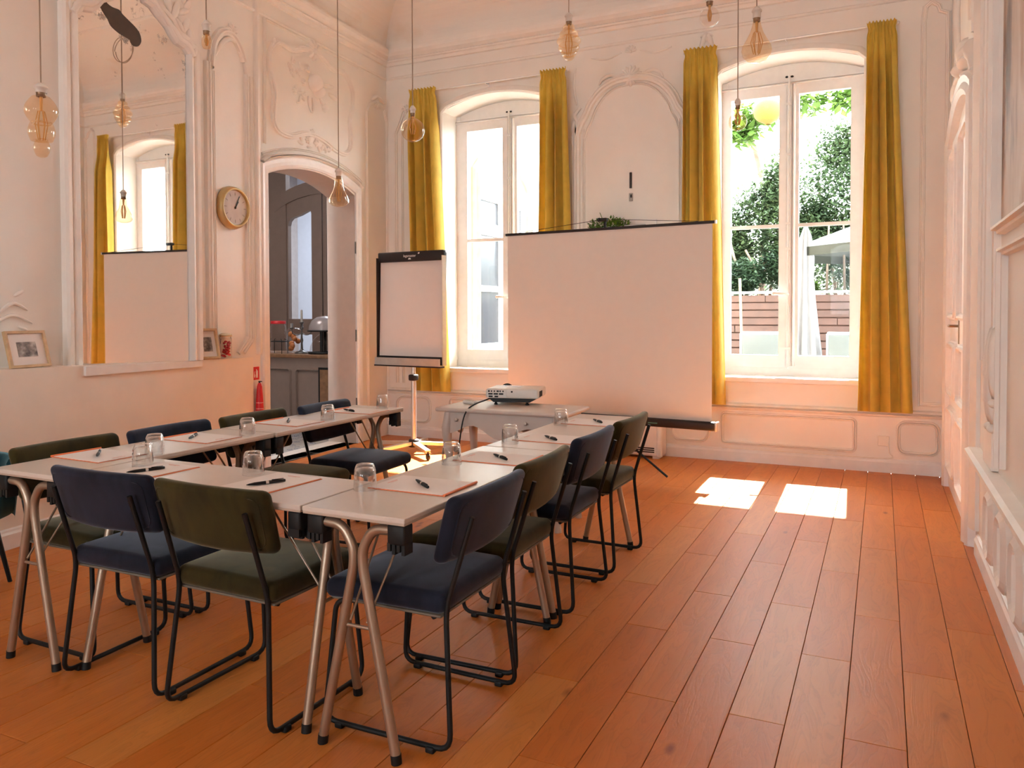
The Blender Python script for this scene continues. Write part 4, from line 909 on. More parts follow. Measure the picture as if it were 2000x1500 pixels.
MB().tube([(0, 0, .462), (0, 0, .480)], .007, 8).rbox((0, -.008, .482), (.012, .034, .008), .003, 1).build('valve_lever', M['blackplastic'], fe)

# ------------------------------------------------------------------ pendant bulbs
def pendant(name, label, loc, prof_, glass, fil, ribs=None, sock=.05, sr=.021, ctop=4.60, wave=False, n=28):
    t = thing(name, label, 'pendant lamp', loc, 0, 'bare filament bulbs hanging on cords')
    L_ = bpy.data.objects
    MB().tube([(0, 0, sock+.02), (0, 0, ctop-loc[2])], .0035, 6).build('cord', M['cord'], t)
    MB().lathe([(0, sock+.022), (sr*.5, sock+.02), (sr*1.25, sock), (sr*1.25, sock-.008), (sr, sock-.01), (sr*.98, .012)], 16).build('socket', M['socket'], t)
    MB().lathe([(sr*.85, .014), (sr*.85, -.008), (sr*.6, -.010)], 16).build('collar', M['brass'], t)
    if ribs:
        vs = []; 
        for (r, z) in prof_:
            for k in range(ribs*4): vs.append((r*(1-.09*abs(math.cos(PI*k/4)))*math.cos(2*PI*k/(ribs*4)), r*(1-.09*abs(math.cos(PI*k/4)))*math.sin(2*PI*k/(ribs*4)), z))
        kk = ribs*4; g = MB().add(vs, [(i*kk+q, i*kk+(q+1) % kk, i*kk+kk+(q+1) % kk, i*kk+kk+q) for i in range(len(prof_)-1) for q in range(kk)], True)
    else: g = MB().lathe(prof_, n)
    g.build('bulb_glass', glass, t)
    if fil:
        h, r = fil; fb = MB().tube([(0, 0, -.008), (0, 0, -h*.35)], [.009, .006], 8)
        for k in range(6):
            a = k*PI/3; fb.tube([(.5*r*math.cos(a), .5*r*math.sin(a), -h*.35), (r*math.cos(a), r*math.sin(a), -h*.65), (.5*r*math.cos(a), .5*r*math.sin(a), -h)], .0028, 5)
        fb.build('filament', M['filament'], t)
    return t
def lobes(segs):
    """stack of bulges: (z_top, z_bot, r_edge, r_mid)"""
    out = [(.017, 0)]
    for zt, zb, re, rm in segs:
        for k in range(9): u = k/8; out.append((re+(rm-re)*math.sin(PI*u), zt+(zb-zt)*u))
    return out+[(out[-1][0]*.6, out[-1][1]-.006), (0, out[-1][1]-.008)]
def ballp(r, neck=.03, n=14): return [(.014, 0), (.015, -neck*.6)]+[(r*math.sin(R(a)), -neck-r+r*math.cos(R(a))) for a in [18+162*k/n for k in range(n+1)]]
pendant('lobed_pendant', 'amber bulb of three stacked lobes hanging left of the mirror', (-4.094, 2.742, 2.51), lobes([(-.01, -.155, .045, .082), (-.145, -.245, .052, .066), (-.235, -.325, .026, .040)]), M['amber'], (.24, .03), sock=.045, sr=.028)
pendant('tube_pendant', 'small tubular bulb hanging before the panel above the clock', (-3.607, 3.428, 2.985), [(.014, 0), (.024, -.02), (.028, -.04), (.028, -.07), (.02, -.088), (0, -.094)], M['amber'], (.07, .01), sock=.055, sr=.022)
pendant('ribbed_pendant', 'ribbed pear-shaped bulb hanging before the doorway', (-3.555, 4.593, 2.315), [(.022, 0), (.030, -.03), (.032, -.06), (.040, -.09), (.058, -.125), (.070, -.155), (.069, -.178), (.055, -.196), (.03, -.206), (0, -.209)], M['amber'], (.17, .02), ribs=14, sock=.05, sr=.022)
pendant('globe_pendant', 'clear amber globe bulb hanging beside the left curtain', (-2.723, 4.278, 2.602), ballp(.0755, .02), M['amber'], (.12, .022), sock=.04, sr=.017)
bh = pendant('beehive_pendant', 'amber beehive bulb of stacked rings hanging below the cornice', (-2.195, 5.675, 3.562), lobes([(-.008, -.06, .03, .048), (-.055, -.11, .05, .072), (-.105, -.165, .075, .094), (-.16, -.21, .07, .082), (-.205, -.245, .052, .062), (-.24, -.275, .03, .044)]), M['amber'], (.24, .03), sock=.06, sr=.026)
MB().tube([(.13*math.cos(R(a))-.02, .02*math.sin(R(a*.7)), .52+.13*math.sin(R(a))) for a in range(0, 730, 12)], .004, 5).build('cord_coil', M['cord'], bh)
pendant('clear_globe_pendant', 'colourless globe bulb at the top edge of the photo', (-.931, 4.698, 3.150), ballp(.058, .018), M['clear'], (.10, .012), sock=.035, sr=.022)
pendant('small_globe_pendant', 'small amber globe bulb hanging before the garden window', (-.81, 4.961, 2.592), ballp(.056, .03), M['amber'], (.105, .02), sock=.035, sr=.017)
pendant('teardrop_pendant', 'large amber teardrop bulb hanging above the garden window', (-.694, 4.919, 3.090), [(.02, 0), (.026, -.03), (.040, -.075), (.064, -.12), (.084, -.155), (.0885, -.18), (.080, -.212), (.058, -.236), (.03, -.247), (0, -.25)], M['amber'], (.20, .035), sock=.06, sr=.024)

# ------------------------------------------------------------------ curtains and rods
def curtain(label, xt0, xt1, xb0, xb1, seed, zt=3.705, zb=.515, y0=7.085):
    random.seed(seed); n = 5; ph = random.uniform(0, 6); wob = [random.uniform(-.5, .5) for _ in range(9)]
    def fn(u, t_):
        v = t_**1.7; z = zt+(zb-zt)*v; k = min(1, v*7)
        x0, x1 = xt0+(xb0-xt0)*v, xt1+(xb1-xt1)*v; v_ = v; pin = 1-.10*math.exp(-((v-.02)/.010)**2)
        xm = (x0+x1)/2; x = xm+(x0+(x1-x0)*u-xm)*pin
        big = math.sin(2*PI*n*.72*u+ph+.5*math.sin(2.2*v+ph)+.5*math.sin(4.1*u+ph))
        sm = math.sin(2*PI*n*1.7*u+ph*2)
        amp = .012+.045*k
        y = y0-amp*big*k-.012*sm*max(.12, 1-1.1*k)-.004*math.sin(9*v+7*u)
        x += .010*math.sin(2*PI*n*1.1*u+ph)*k
        zz = z+(.006*math.sin(2*PI*n*1.7*u+ph*2) if v < .001 else 0)+(.006*big if v > .999 else 0)
        return Vector((x, y, zz))
    t = thing('curtain', label, 'curtain', ((xt0+xt1)/2, y0, zb), 0, 'mustard curtains')
    o = Vector(((xt0+xt1)/2, y0, zb))
    MB().grid(lambda u, v: fn(u, v)-o, 72, 46).grid(lambda u, v: fn(u, v)-o+Vector((0, .004, 0)), 72, 46).build('cloth', M['mustard'], t)
    MB().grid(lambda u, v: fn(u, .090+.025*v)-o+Vector((0, -.004, 0)), 72, 2).build('gathered_heading', M['mustard'], t)
curtain('mustard curtain at the far left, partly behind the flipchart', -4.552, -4.232, -4.50, -4.085, 1)
curtain('mustard curtain right of the left window, lower end behind the screen', -3.05, -2.768, -3.10, -2.69, 2)
curtain('mustard curtain left of the garden window, behind the screen edge', -1.635, -1.335, -1.66, -1.250, 3)
curtain('mustard curtain hanging right of the garden window', -.130, .092, -.185, .245, 4)
for x0, x1, lab in ((-4.55, -2.77, 'thin white curtain rod over the left window'), (-1.63, .10, 'thin white curtain rod over the garden window')):
    r_ = thing('curtain_rod', lab, 'curtain rod', ((x0+x1)/2, 7.118, 3.683))
    h = (x1-x0)/2; MB().tube([(-h, 0, 0), (h, 0, 0)], .008, 8).build('rod', M['white'], r_)
    MB().tube([(0, .08, -.0), (0, .0, -.012), (0, -.008, .0)], .006, 6).box(-.012, .012, .074, .082, -.03, .03).build('bracket', M['white'], r_)
    for s in (-1, 1): MB().ell((s*h, 0, 0), (.014, .014, .014)).build('finial', M['white'], r_)

# ------------------------------------------------------------------ heater, shelf with plant, wall bits
h = thing('storage_heater', 'white electric heater on the floor behind the projection screen', 'heater', (-2.16, 7.07, 0))
MB().rbox((0, 0, .245), (.72, .17, .45), .03, 4).build('casing', M['white'], h)
for s in (-1, 1): MB().rbox((s*.335, -.008, .245), (.055, .185, .46), .024, 4).build('end_cheek', M['white'], h)
g1 = MB(); g2 = MB()
for k in range(5): g1.box(-.29, .29, -.0868, -.085, .40+k*.014, .407+k*.014)
for k in range(3): g2.box(-.29, .29, -.0868, -.085, .055+k*.018, .066+k*.018)
g1.build('top_grille', M['moulding'], h); g2.build('bottom_grille', M['charcoal'], h)
for s in (-1, 1): MB().box(s*.30-.03, s*.30+.03, -.07, .07, 0, .025).build('foot', M['white'], h)
ws = thing('wall_shelf', 'narrow white shelf on the wall behind the top of the screen', 'shelf', (-2.2, 7.1, 2.06))
MB().rbox((0, 0, -.012), (.80, .19, .024), .004, 1).build('board', M['white'], ws)
for s in (-1, 1): MB().prism([(0, 0), (0, -.12), (.09, 0)], lambda a, z, o: Vector((s*.3+o, .095-a, z-.024)), -.008, .008).build('bracket', M['white'], ws)
pp = thing('potted_plant', 'bushy green plant in a pot peeping over the projection screen', 'plant', (-2.335, 7.09, 2.061))
MB().lathe([(0, 0), (.05, 0), (.065, .075), (.07, .08), (.062, .08), (.055, .07), (0, .068)], 20).build('pot', M['white'], pp)
random.seed(21); fo = MB()
def leaf(b, p, l, w, yawa, pitch, fold=.25):
    d = Vector((math.cos(yawa)*math.cos(pitch), math.sin(yawa)*math.cos(pitch), math.sin(pitch))); s = Vector((-math.sin(yawa), math.cos(yawa), 0)); u = d.cross(s)*-1
    p = Vector(p); b.add([p, p+d*l*.45+s*w/2+u*w*fold, p+d*l, p+d*l*.45-s*w/2+u*w*fold, p+d*l*.5], [(0, 1, 4), (1, 2, 4), (2, 3, 4), (3, 0, 4)])
for k in range(420):
    a = random.uniform(0, 2*PI); r_ = .17*math.sqrt(random.random()); x = r_*math.cos(a)*1.15; y = r_*math.sin(a)*.45
    leaf(fo, (x, y, .07+.11*random.random()*(1-r_*2)), .035, .022, a+random.uniform(-.8, .8), random.uniform(-.4, .9))
o = fo.build('foliage', M['leafd'], pp); o['kind'] = 'stuff'
for k in range(5): a = k*1.3; MB().tube([(0, 0, .06), (.06*math.cos(a), .03*math.sin(a), .12), (.12*math.cos(a), .05*math.sin(a), .15+.04*(k % 3))], .003, 5).build('stem', M['leafd'], pp)
bk = thing('letter_tray', 'grey tray lying on the wall shelf beside the plant', 'tray', (-2.07, 7.09, 2.061))
MB().rbox((0, 0, .045), (.20, .14, .09), .006, 1).build('body', mat('grey_box', (.42, .40, .40), .5), bk)
cd = thing('framed_card', 'thin white framed card propped against the wall on the shelf', 'picture frame', (-2.0, 7.165, 2.061))
MB().box(-.10, .10, -.006, .006, 0, .148).build('frame', M['white'], cd); MB().box(-.09, .09, -.0068, -.006, .01, .14).build('card', M['plaster'], cd)
hk = thing('wall_thermometer', 'slim dark strip fixed to the wall between the windows', 'thermometer', (-2.158, 7.2, 2.56))
MB().rbox((0, -.006, .03), (.022, .012, .15), .004, 1).build('strip', M['charcoal'], hk)
hk2 = thing('wall_switch', 'small grey switch plate below the dark strip between the windows', 'switch', (-2.155, 7.2, 2.43))
MB().rbox((0, -.006, 0), (.038, .012, .075), .004, 1).build('plate', mat('switch_grey', (.36, .31, .28), .5), hk2); MB().rbox((.004, -.014, .01), (.016, .008, .03), .003, 1).build('rocker', M['charcoal'], hk2)
ol = thing('power_outlet', 'cream double power outlet low on the wall right of the garden window', 'outlet', (.02, 7.2, .262))
MB().rbox((0, -.008, 0), (.085, .016, .085), .006, 2).build('plate', M['dado'], ol); MB().lathe([(.022, .016), (.022, .006), (0, .006)], 16, axis=AX).build('socket_well', M['moulding'], ol)
tag(MB().tube(smooth_path([(.055, 7.185, .25), (.062, 7.188, .17), (.055, 7.187, .12), (-.4, 7.175, .118), (-1.3, 7.175, .118)], 4), .004, 6).build('wall_cable', M['dado']), 'painted cable running along the skirting from the outlet', 'cable')
# ------------------------------------------------------------------ passage beyond the doorway
def wbox(name, x0, x1, y0, y1, z0, z1, m, lab, cat): return struct(MB().box(x0, x1, y0, y1, z0, z1).build(name, m), lab, cat)
wbox('floor_passage', -9.0, -4.75, 4.3, 10.6, -.12, -.004, M['tile'], 'patterned blue and grey cement tiles in the passage', 'floor')
wbox('wall_passage_left', -9.1, -9.0, 4.2, 10.7, 0, 4.4, M['hallwall'], 'dim far side wall of the passage', 'wall')
wbox('wall_passage_near', -9.0, -5.2, 4.2, 4.3, 0, 4.4, M['hallwall'], 'dim near wall of the passage', 'wall')
wbox('wall_passage_back', -9.0, -4.9, 10.5, 10.6, 0, 4.4, M['palewall'], 'pale daylit wall behind the glazed passage doors', 'wall')
wbox('wall_passage_right', -5.24, -5.18, 7.0, 10.6, 0, 4.4, M['hallwall'], 'passage wall continuing past the doorway', 'wall')
wbox('ceiling_passage', -9.1, -5.15, 4.2, 10.7, 4.3, 4.4, M['palewall'], 'ceiling of the passage', 'ceiling')
gp = thing('glazed_partition', 'dark brown arched double door with glass panes at the back of the passage', 'glazed door', (-6.48, 8.0, 0))
def WG(s, z, o): return Vector((s, -o, z))
D = .06
def bar2(P, m=M['taupe'], n='rail', pr=gp, o0=-D/2, o1=D/2): return MB().prism(P, WG, o0, o1).build(n, m, pr)
def ar(s, zs=2.84, za=3.03, hw=.72): r = (hw*hw+(za-zs)**2)/(2*(za-zs)); return zs+math.sqrt(max(0, r*r-s*s))-(r-(za-zs))
hs = [-.72+.12*k for k in range(13)]
bar2([(s, ar(s)) for s in hs]+[(s, ar(s)-.17) for s in hs[::-1]], n='arch_head', o1=.05)
bar2([(-.9, 0), (-.53, 0), (-.53, 3.75), (-.9, 3.75)], n='post', o1=.045); bar2([(.62, 0), (.95, 0), (.95, 3.75), (.62, 3.75)], n='post', o1=.045)
bar2([(-2.6, 0), (-.9, 0), (-.9, 4.3), (-2.6, 4.3)], M['hallwall'], 'side_panel'); bar2([(.95, 0), (1.25, 0), (1.25, 4.3), (.95, 4.3)], M['hallwall'], 'side_panel')
bar2([(-.9, 3.72), (.95, 3.72), (.95, 4.3), (-.9, 4.3)], M['hallwall'], 'header')
for s0, s1, sg in ((-.53, .045, -1), (.055, .62, 1)):
    st = .065; g0, g1 = (s0+.02, s1-.165) if sg < 0 else (s0+.06, s1-.10)
    lf = bar2([(s0, 0), (g0, 0), (g0, 2.9), (s0, 2.9)], n='door_leaf'); MB().prism([(g1, 0), (s1, 0), (s1, 2.9), (g1, 2.9)], WG, -D/2, D/2+.01).build('stile', M['taupe'], lf)
    top = [(g0, 2.90), (g1, 2.90), (g1, 2.60 if sg < 0 else 2.50), (g1-.02, 2.655 if sg < 0 else 2.60), (g1-.06, 2.66 if sg < 0 else 2.64), (g0+.2, 2.61 if sg < 0 else 2.66), (g0+.06, 2.575 if sg < 0 else 2.66), (g0+.02, 2.54 if sg < 0 else 2.64), (g0, 2.48 if sg < 0 else 2.60)]
    MB().prism(top, WG, -D/2, D/2).build('top_rail', M['taupe'], lf)
    MB().prism([(g0, 0), (g1, 0), (g1, .50), (g0, .50)], WG, -D/2, D/2).build('kick_panel', M['taupe'], lf)
    MB().prism([(g0, 1.07), (g1, 1.07), (g1, 1.27), (g0, 1.27)], WG, -D/2, D/2).build('mid_rail', M['taupe'], lf)
    MB().add([WG(g0, .5, 0), WG(g1, .5, 0), WG(g1, 2.7, 0), WG(g0, 2.7, 0)], [(0, 1, 2, 3)]).build('pane', M['glass'], lf)
MB().add([WG(-.53, 2.8, -.01), WG(.62, 2.8, -.01), WG(.62, 3.72, -.01), WG(-.53, 3.72, -.01)], [(0, 1, 2, 3)]).build('fanlight_pane', M['glass'], gp)
pc = thing('wall_picture', 'colourful blue picture seen through the passage door glass', 'picture', (-6.98, 10.49, 2.16))
MB().box(-.36, .36, -.02, 0, -.30, .30).build('canvas', blotch('blue_painting', [(.38, (.05, .05, .07)), (.46, (.06, .28, .62)), (.56, (.62, .66, .70)), (.66, (.50, .36, .20))], 7, rough=.6), pc)
ct = thing('sideboard', 'long taupe sideboard with a brown wooden top in the passage', 'sideboard', (-6.4, 7.28, 0))
MB().box(-1.25, 1.10, -.30, .30, .06, .835).build('carcass', M['taupe'], ct)
MB().rbox((-.075, -.0, .855), (2.42, .66, .042), .008, 1).build('top', M['walnut'], ct)
for x0, x1 in ((-1.2, -.45), (-.42, .33), (.36, 1.07)): MB().sweep(rrect(x0+.03, x1-.03, .12, .70, .03), prof2(.025, .012), lambda s, z, o: Vector((s, -.30-o, z)), closed=True).build('door_moulding', M['taupe'], ct)
for x in (-1.2, 1.05): MB().box(x-.03, x+.03, -.28, .28, 0, .06).build('foot', M['taupe'], ct)
fb = thing('framed_board', 'brown board with a black edge leaning against the sideboard', 'board', (-5.52, 6.93, 0), 0)
MB().box(-.13, .17, -.02, 0, 0, .74).build('edge', M['blackplastic'], fb); MB().box(-.105, .17, -.024, -.02, .02, .715).build('panel', M['walnut'], fb)
cd_ = thing('candelabrum', 'dark metal candelabrum with one tall candle on the sideboard', 'candelabrum', (-6.09, 7.16, .877))
MB().lathe([(0, 0), (.085, 0), (.08, .012), (.03, .03), (.014, .05), (.011, .12), (.018, .15), (.011, .18), (.010, .27), (.022, .29), (.012, .30), (.012, .34), (.028, .355), (.028, .365), (0, .365)], 16).build('stem', M['pewter'], cd_)
for a in (0, 120, 240):
    c_, s_ = math.cos(R(a+10)), math.sin(R(a+10))
    MB().tube(smooth_path([(0, 0, .24), (.05*c_, .05*s_, .215), (.11*c_, .11*s_, .23), (.13*c_, .13*s_, .285)], 5), .006, 7).lathe([(.008, .28), (.026, .295), (.026, .30), (.014, .305), (.017, .35), (0, .35)], 12, (.13*c_, .13*s_, 0)).build('branch', M['pewter'], cd_)
MB().lathe([(.014, .36), (.013, .50), (.004, .505), (0, .51)], 12).build('candle', mat('candle_wax', (.45, .43, .40), .5), cd_)
cl = thing('cake_dome', 'glass dome on a black two-tier stand on the sideboard', 'cake stand', (-5.80, 7.22, .877))
MB().lathe([(0, 0), (.19, 0), (.19, .02), (.02, .03), (.016, .25), (.20, .255), (.20, .27), (0, .27)], 24).tube([(.06, -.14, 0), (.06, -.14, .30)], .018, 10).build('stand', M['blackplastic'], cl)
MB().lathe([(.175, .03), (.17, .08), (.13, .17), (.05, .235)], 24).build('lower_dome', M['clear'], cl)
MB().lathe([(.185, .272), (.18, .32), (.15, .38), (.09, .42), (0, .435)], 24).build('upper_dome', mat('frosted_dome', (.38, .33, .33), .25, metal=.2), cl)
jr = thing('storage_jar', 'large glass jar with a red lid at the left of the sideboard', 'jar', (-6.52, 7.25, .877))
MB().lathe([(0, 0), (.095, 0), (.10, .02), (.10, .30), (.08, .33), (.08, .345)], 24).build('glass_body', M['clear'], jr); MB().lathe([(.088, .34), (.088, .375), (0, .377)], 24).build('lid', M['sign'], jr)
jr2 = thing('juice_jar', 'glass jar holding orange fruit beside the candelabrum', 'jar', (-6.32, 7.30, .877))
MB().lathe([(0, 0), (.085, 0), (.09, .02), (.09, .26), (.06, .29), (0, .292)], 24).build('glass_body', M['clear'], jr2)
random.seed(4)
for k in range(7): MB().ell((random.uniform(-.04, .04), random.uniform(-.04, .04), .05+.028*k), (.033, .033, .033)).build('fruit', mat('orange_fruit', (.60, .22, .06), .5) if k == 0 else bpy.data.materials['orange_fruit'], jr2)
wr = thing('wire_rack', 'small black wire stand at the front of the sideboard', 'rack', (-6.33, 7.03, .877))
for x, y in ((-.10, -.05), (.10, -.05), (-.10, .05), (.10, .05)): MB().tube([(x, y, 0), (x, y, .15), (x*.7, y*.6, .17)], .004, 6).build('leg', M['blackmetal'], wr)
MB().tube([(-.11, -.06, .14), (.11, -.06, .14), (.11, .06, .14), (-.11, .06, .14)], .005, 6, closed=True).tube([(-.11, 0, .14), (.11, 0, .14)], .004, 6).build('tray_ring', M['blackmetal'], wr)

# ------------------------------------------------------------------ courtyard and garden
wbox('ground', -12, 9, 7.63, 24, -.2, .0, M['patio'], 'pale paved courtyard outside the windows', 'paving')
ov = struct(MB().box(-5.3, 2.0, 7.62, 9.42, 3.86, 4.02).build('roof_canopy', M['facade']), 'shallow canopy slab over the windows outside', 'canopy')  # added out of view, keeps sun off the upper panes
# facing wing: its wall runs away from the left window
WX = -4.92
def WF(s, z, o): return Vector((WX+o, s, z))
wing = arched_wall('wall_wing', WF, 7.9, 22, 8.5, [(9.32, 10.92, .72, 3.18, 3.52)], .30, M['facade']); struct(wing, 'sunlit cream wall of the wing across the courtyard', 'wall')
sw = thing('wing_window', 'arched white window in the wing wall opposite', 'window', (WX, 10.12, .72))
def WS(s, z, o): return Vector((o if o > -.1 else o+.165, s-10.12, z-.72))
A = seg_arch(9.24, 11.0, 3.22, 3.60, 14)
MB().sweep([(9.24, .72)]+A+[(11.0, .72)], [(-.10, 0), (-.10, .04), (-.05, .06), (0, .03), (.06, .05), (.10, .03), (.10, 0)], WS).build('stone_surround', M['stone'], sw)
A2 = seg_arch(9.32, 10.92, 3.18, 3.52, 12)
MB().prism([(9.32, 3.02)]+A2+[(10.92, 3.02)], WS, -.26, -.20).build('head_board', M['white'], sw)
for s0, s1 in ((9.32, 9.40), (10.08, 10.22), (10.84, 10.92)): MB().prism([(s0, .72), (s1, .72), (s1, 3.02), (s0, 3.02)], WS, -.25, -.18).build('stile', M['white'], sw)
for z0, z1 in ((.72, .92), (1.64, 1.72), (2.42, 2.58), (2.9, 3.02)): MB().prism([(9.40, z0), (10.84, z0), (10.84, z1), (9.40, z1)], WS, -.245, -.185).build('rail', M['white'], sw)
mg = mat('dusk_glass', (.03, .032, .038), .25, spec=.2)
for s0, s1 in ((9.40, 10.08), (10.22, 10.84)):
    for z0, z1 in ((.92, 1.64), (1.72, 2.42), (2.58, 2.9)): MB().prism([(s0, z0), (s1, z0), (s1, z1), (s0, z1)], WS, -.235, -.23).build('pane', mg, sw)
MB().box(-.32, .06, -.9, .9, -.05, .0).build('sill', M['stone'], sw)
shu = thing('window_shutter', 'pale green wooden shutter folded back outside the left window', 'shutter', (-4.20, 7.63, .76), R(84))
MB().box(0, .10, -.02, .02, 0, 2.7).build('board', mat('pale_green_paint', (.70, .77, .70), .6), shu)
for k in range(12): MB().box(.015, .085, -.028, -.02, .1+k*.21, .27+k*.21).build('slat', M['white'], shu)
struct(MB().box(-5, 8, 15.0, 15.2, 0, 2.7).build('wall_garden', M['facade']), 'pale wall closing the back of the garden', 'wall')
# slatted planter
pl = thing('planter', 'long reddish planter of horizontal wooden slats outside the garden window', 'planter', (-1.4, 10.5, 0))
MB().box(-3.0, 3.2, .06, .74, .05, 1.52).build('liner', mat('planter_liner', (.09, .045, .03), .9), pl)
random.seed(8); x = -3.05; cuts = []
sm = {}
for r_ in range(15):
    xs = [-3.05]; xx = -3.05+random.uniform(.7, 1.9)
    while xx < 2.9: xs.append(xx); xx += random.uniform(1.5, 2.2)
    xs.append(3.25)
    for a_, b_ in zip(xs, xs[1:]):
        MB().rbox(((a_+b_)/2, .02+random.uniform(-.004, .004), .145+r_*.098), (b_-a_-.006, .03, .086), .006, 1, smooth=False).build('slat', M['deck'], pl)
MB().rbox((.1, .06, 1.597), (6.34, .16, .03), .006, 1).build('rim_board', M['white'], pl)
MB().box(-3.0, 3.2, .07, .73, 1.45, 1.56).build('soil', mat('soil', (.05, .035, .025), 1, var=.3), pl)
# shrubs, trees
def bush(name, label, loc, blobs, n, ls, m, seed, trunks, grp, stuffname='foliage', tr=.03):
    random.seed(seed); t = thing(name, label, 'tree' if name.endswith('tree') else 'shrub', loc, 0, grp); b = MB()
    for _ in range(n):
        c, r_ = random.choice(blobs)
        while True:
            q = Vector((random.uniform(-1, 1), random.uniform(-1, 1), random.uniform(-1, 1)))
            if q.length < 1: break
        q = q*(.55+.45*random.random()); p = (c[0]+q.x*r_[0], c[1]+q.y*r_[1], c[2]+q.z*r_[2])
        k = ls*random.uniform(.7, 1.3); leaf(b, p, k, k*.55, random.uniform(0, 2*PI), random.uniform(-.9, .7))
    b.build(stuffname, m, t)['kind'] = 'stuff'
    for P in trunks: MB().tube(smooth_path(P, 4), [tr*(1-.5*i/(4*(len(P)-1))) for i in range(4*(len(P)-1)+1)], 7).build('trunk', M['bark'], t)
GS = 'shrubs growing in the slatted planter'
bush('laurel_shrub', 'tall glossy laurel behind the right half of the garden window', (-.62, 11.7, 0), [((0, 0, 2.9), (.8, .45, .8)), ((.25, .1, 3.6), (.65, .4, .55)), ((-.3, 0, 2.5), (.55, .4, .5)), ((.5, 0, 2.5), (.5, .4, .5))], 13000, .078, M['leafa'], 31, [[(0, 0, 0), (.05, 0, 1.5), (-.1, 0, 2.4), (-.2, 0, 3.2)], [(.2, 0, 0), (.25, 0, 1.6), (.4, 0, 2.6), (.3, 0, 3.5)]], GS)
bush('bay_shrub', 'leafy bay shrub behind the left half of the garden window', (-1.62, 11.4, 0), [((.15, 0, 2.45), (.5, .4, .55)), ((-.35, 0, 2.55), (.42, .3, .42)), ((.1, .1, 2.9), (.5, .4, .4)), ((.32, 0, 3.1), (.3, .3, .55)), ((-.25, 0, 2.2), (.35, .3, .35)), ((.4, 0, 2.3), (.35, .3, .5))], 11000, .072, M['leafa'], 32, [[(0, 0, 0), (-.1, 0, 1.5), (-.25, 0, 2.2), (-.3, 0, 2.6)], [(.1, 0, 0), (.2, 0, 1.5), (.3, 0, 2.4), (.35, 0, 3.2)]], GS)
bush('dark_shrub', 'darker low shrub in the planter at the left of the garden window', (-1.75, 11.1, 0), [((0, 0, 1.85), (.4, .25, .28)), ((.5, .1, 1.95), (.35, .25, .35))], 5000, .07, M['leafc'], 33, [[(0, 0, 0), (0, 0, 1.5), (-.15, 0, 2.3)], [(.25, 0, 0), (.3, 0, 1.5), (.05, 0, 2.2)], [(.55, 0, 0), (.55, 0, 1.4), (.6, 0, 2.1)]], GS)
bush('bamboo_shrub', 'thin-stemmed shrub in the planter below the olive awning', (-.45, 11.3, 0), [((0, .2, 2.0), (.5, .2, .3)), ((.2, .2, 1.75), (.4, .2, .2))], 1500, .07, M['leafc'], 34, [[(-.2, 0, 0), (-.22, 0, 1.6), (-.2, 0, 2.5)], [(.02, 0, 0), (.0, 0, 1.6), (-.02, 0, 2.5)], [(.25, 0, 0), (.22, 0, 1.6), (.33, 0, 2.5)]], GS, tr=.024)
bush('lettuce_plant', 'small bright green plant at the planter rim beside the closed parasol', (-.83, 10.72, 1.5), [((0, 0, .17), (.12, .1, .12))], 380, .06, M['leafb'], 35, [[(0, 0, 0), (0, 0, .1), (.01, 0, .17)]], GS, tr=.008)
bush('fig_tree', 'large-leaved tree reaching in at the top of the garden window', (-3.6, 11.35, 0), [((2.0, .2, 4.15), (.55, .3, .25)), ((2.55, .3, 4.3), (.5, .3, .25)), ((3.2, .3, 4.3), (.5, .3, .2)), ((1.75, .2, 3.9), (.3, .25, .22))], 900, .16, M['leafb'], 36, [[(0, 0, 0), (.3, 0, 2), (1.3, .2, 3.6), (2.6, .4, 4.4)], [(1.9, .6, 0), (2.05, .6, 2.6), (1.95, .6, 3.5), (1.75, .5, 4.3)]], 'garden trees', tr=.06)
bush('hedge_shrub', 'broad green hedge plant filling the back of the garden', (.9, 13.4, 0), [((0, 0, 2.6), (1.2, .6, 1.2)), ((-1.6, .3, 2.2), (1.0, .5, .9)), ((-3.2, .4, 2.0), (.9, .5, .8))], 7000, .10, M['leafa'], 37, [[(0, 0, 0), (0, 0, 1.4), (.1, 0, 2.6)], [(-1.6, .3, 0), (-1.6, .3, 1.3), (-1.5, .3, 2.2)], [(-3.2, .4, 0), (-3.2, .4, 1.3), (-3.1, .4, 2.0)]], 'garden trees')
# patio furniture
def patio_chair(label, loc, rz):
    t = thing('patio_chair', label, 'chair', loc, R(rz), 'pale patio chairs')
    MB().rbox((0, .24, .46), (.50, .48, .03), .012, 2).build('seat', M['mesh'], t)
    MB().rbox((0, -.03, .86), (.50, .03, .48), .012, 2).build('backrest', M['mesh'], t)
    MB().rbox((0, -.03, 1.105), (.52, .05, .035), .012, 2).build('top_rail', M['white'], t)
    for s in (-1, 1):
        MB().tube(rounded_path([(s*.26, -.03, 1.1), (s*.26, -.01, .46), (s*.27, -.06, 0)], .05, 4), .014, 8).build('leg', M['white'], t)
        MB().tube([(s*.26, .46, .66), (s*.27, .48, 0)], .014, 8).build('leg', M['white'], t)
        MB().rbox((s*.265, .22, .67), (.045, .50, .025), .01, 2).build('armrest', M['white'], t)
patio_chair('pale patio chair outside, left half of the garden window', (-1.20, 9.25, 0), 8)
patio_chair('pale patio chair outside, right half of the garden window', (-.28, 9.30, 0), -6)
tb = thing('patio_table', 'pale glass-topped patio table just outside the garden window', 'table', (-.8, 8.72, 0))
MB().rbox((0, 0, .86), (1.7, .75, .02), .006, 1).build('tabletop', mat('frosted_top', (.20, .22, .25), .3), tb)
for sx, sy in ((-1, -1), (1, -1), (1, 1), (-1, 1)): MB().tube([(sx*.78, sy*.3, .85), (sx*.78, sy*.3, 0)], .02, 8).build('leg', M['white'], tb)
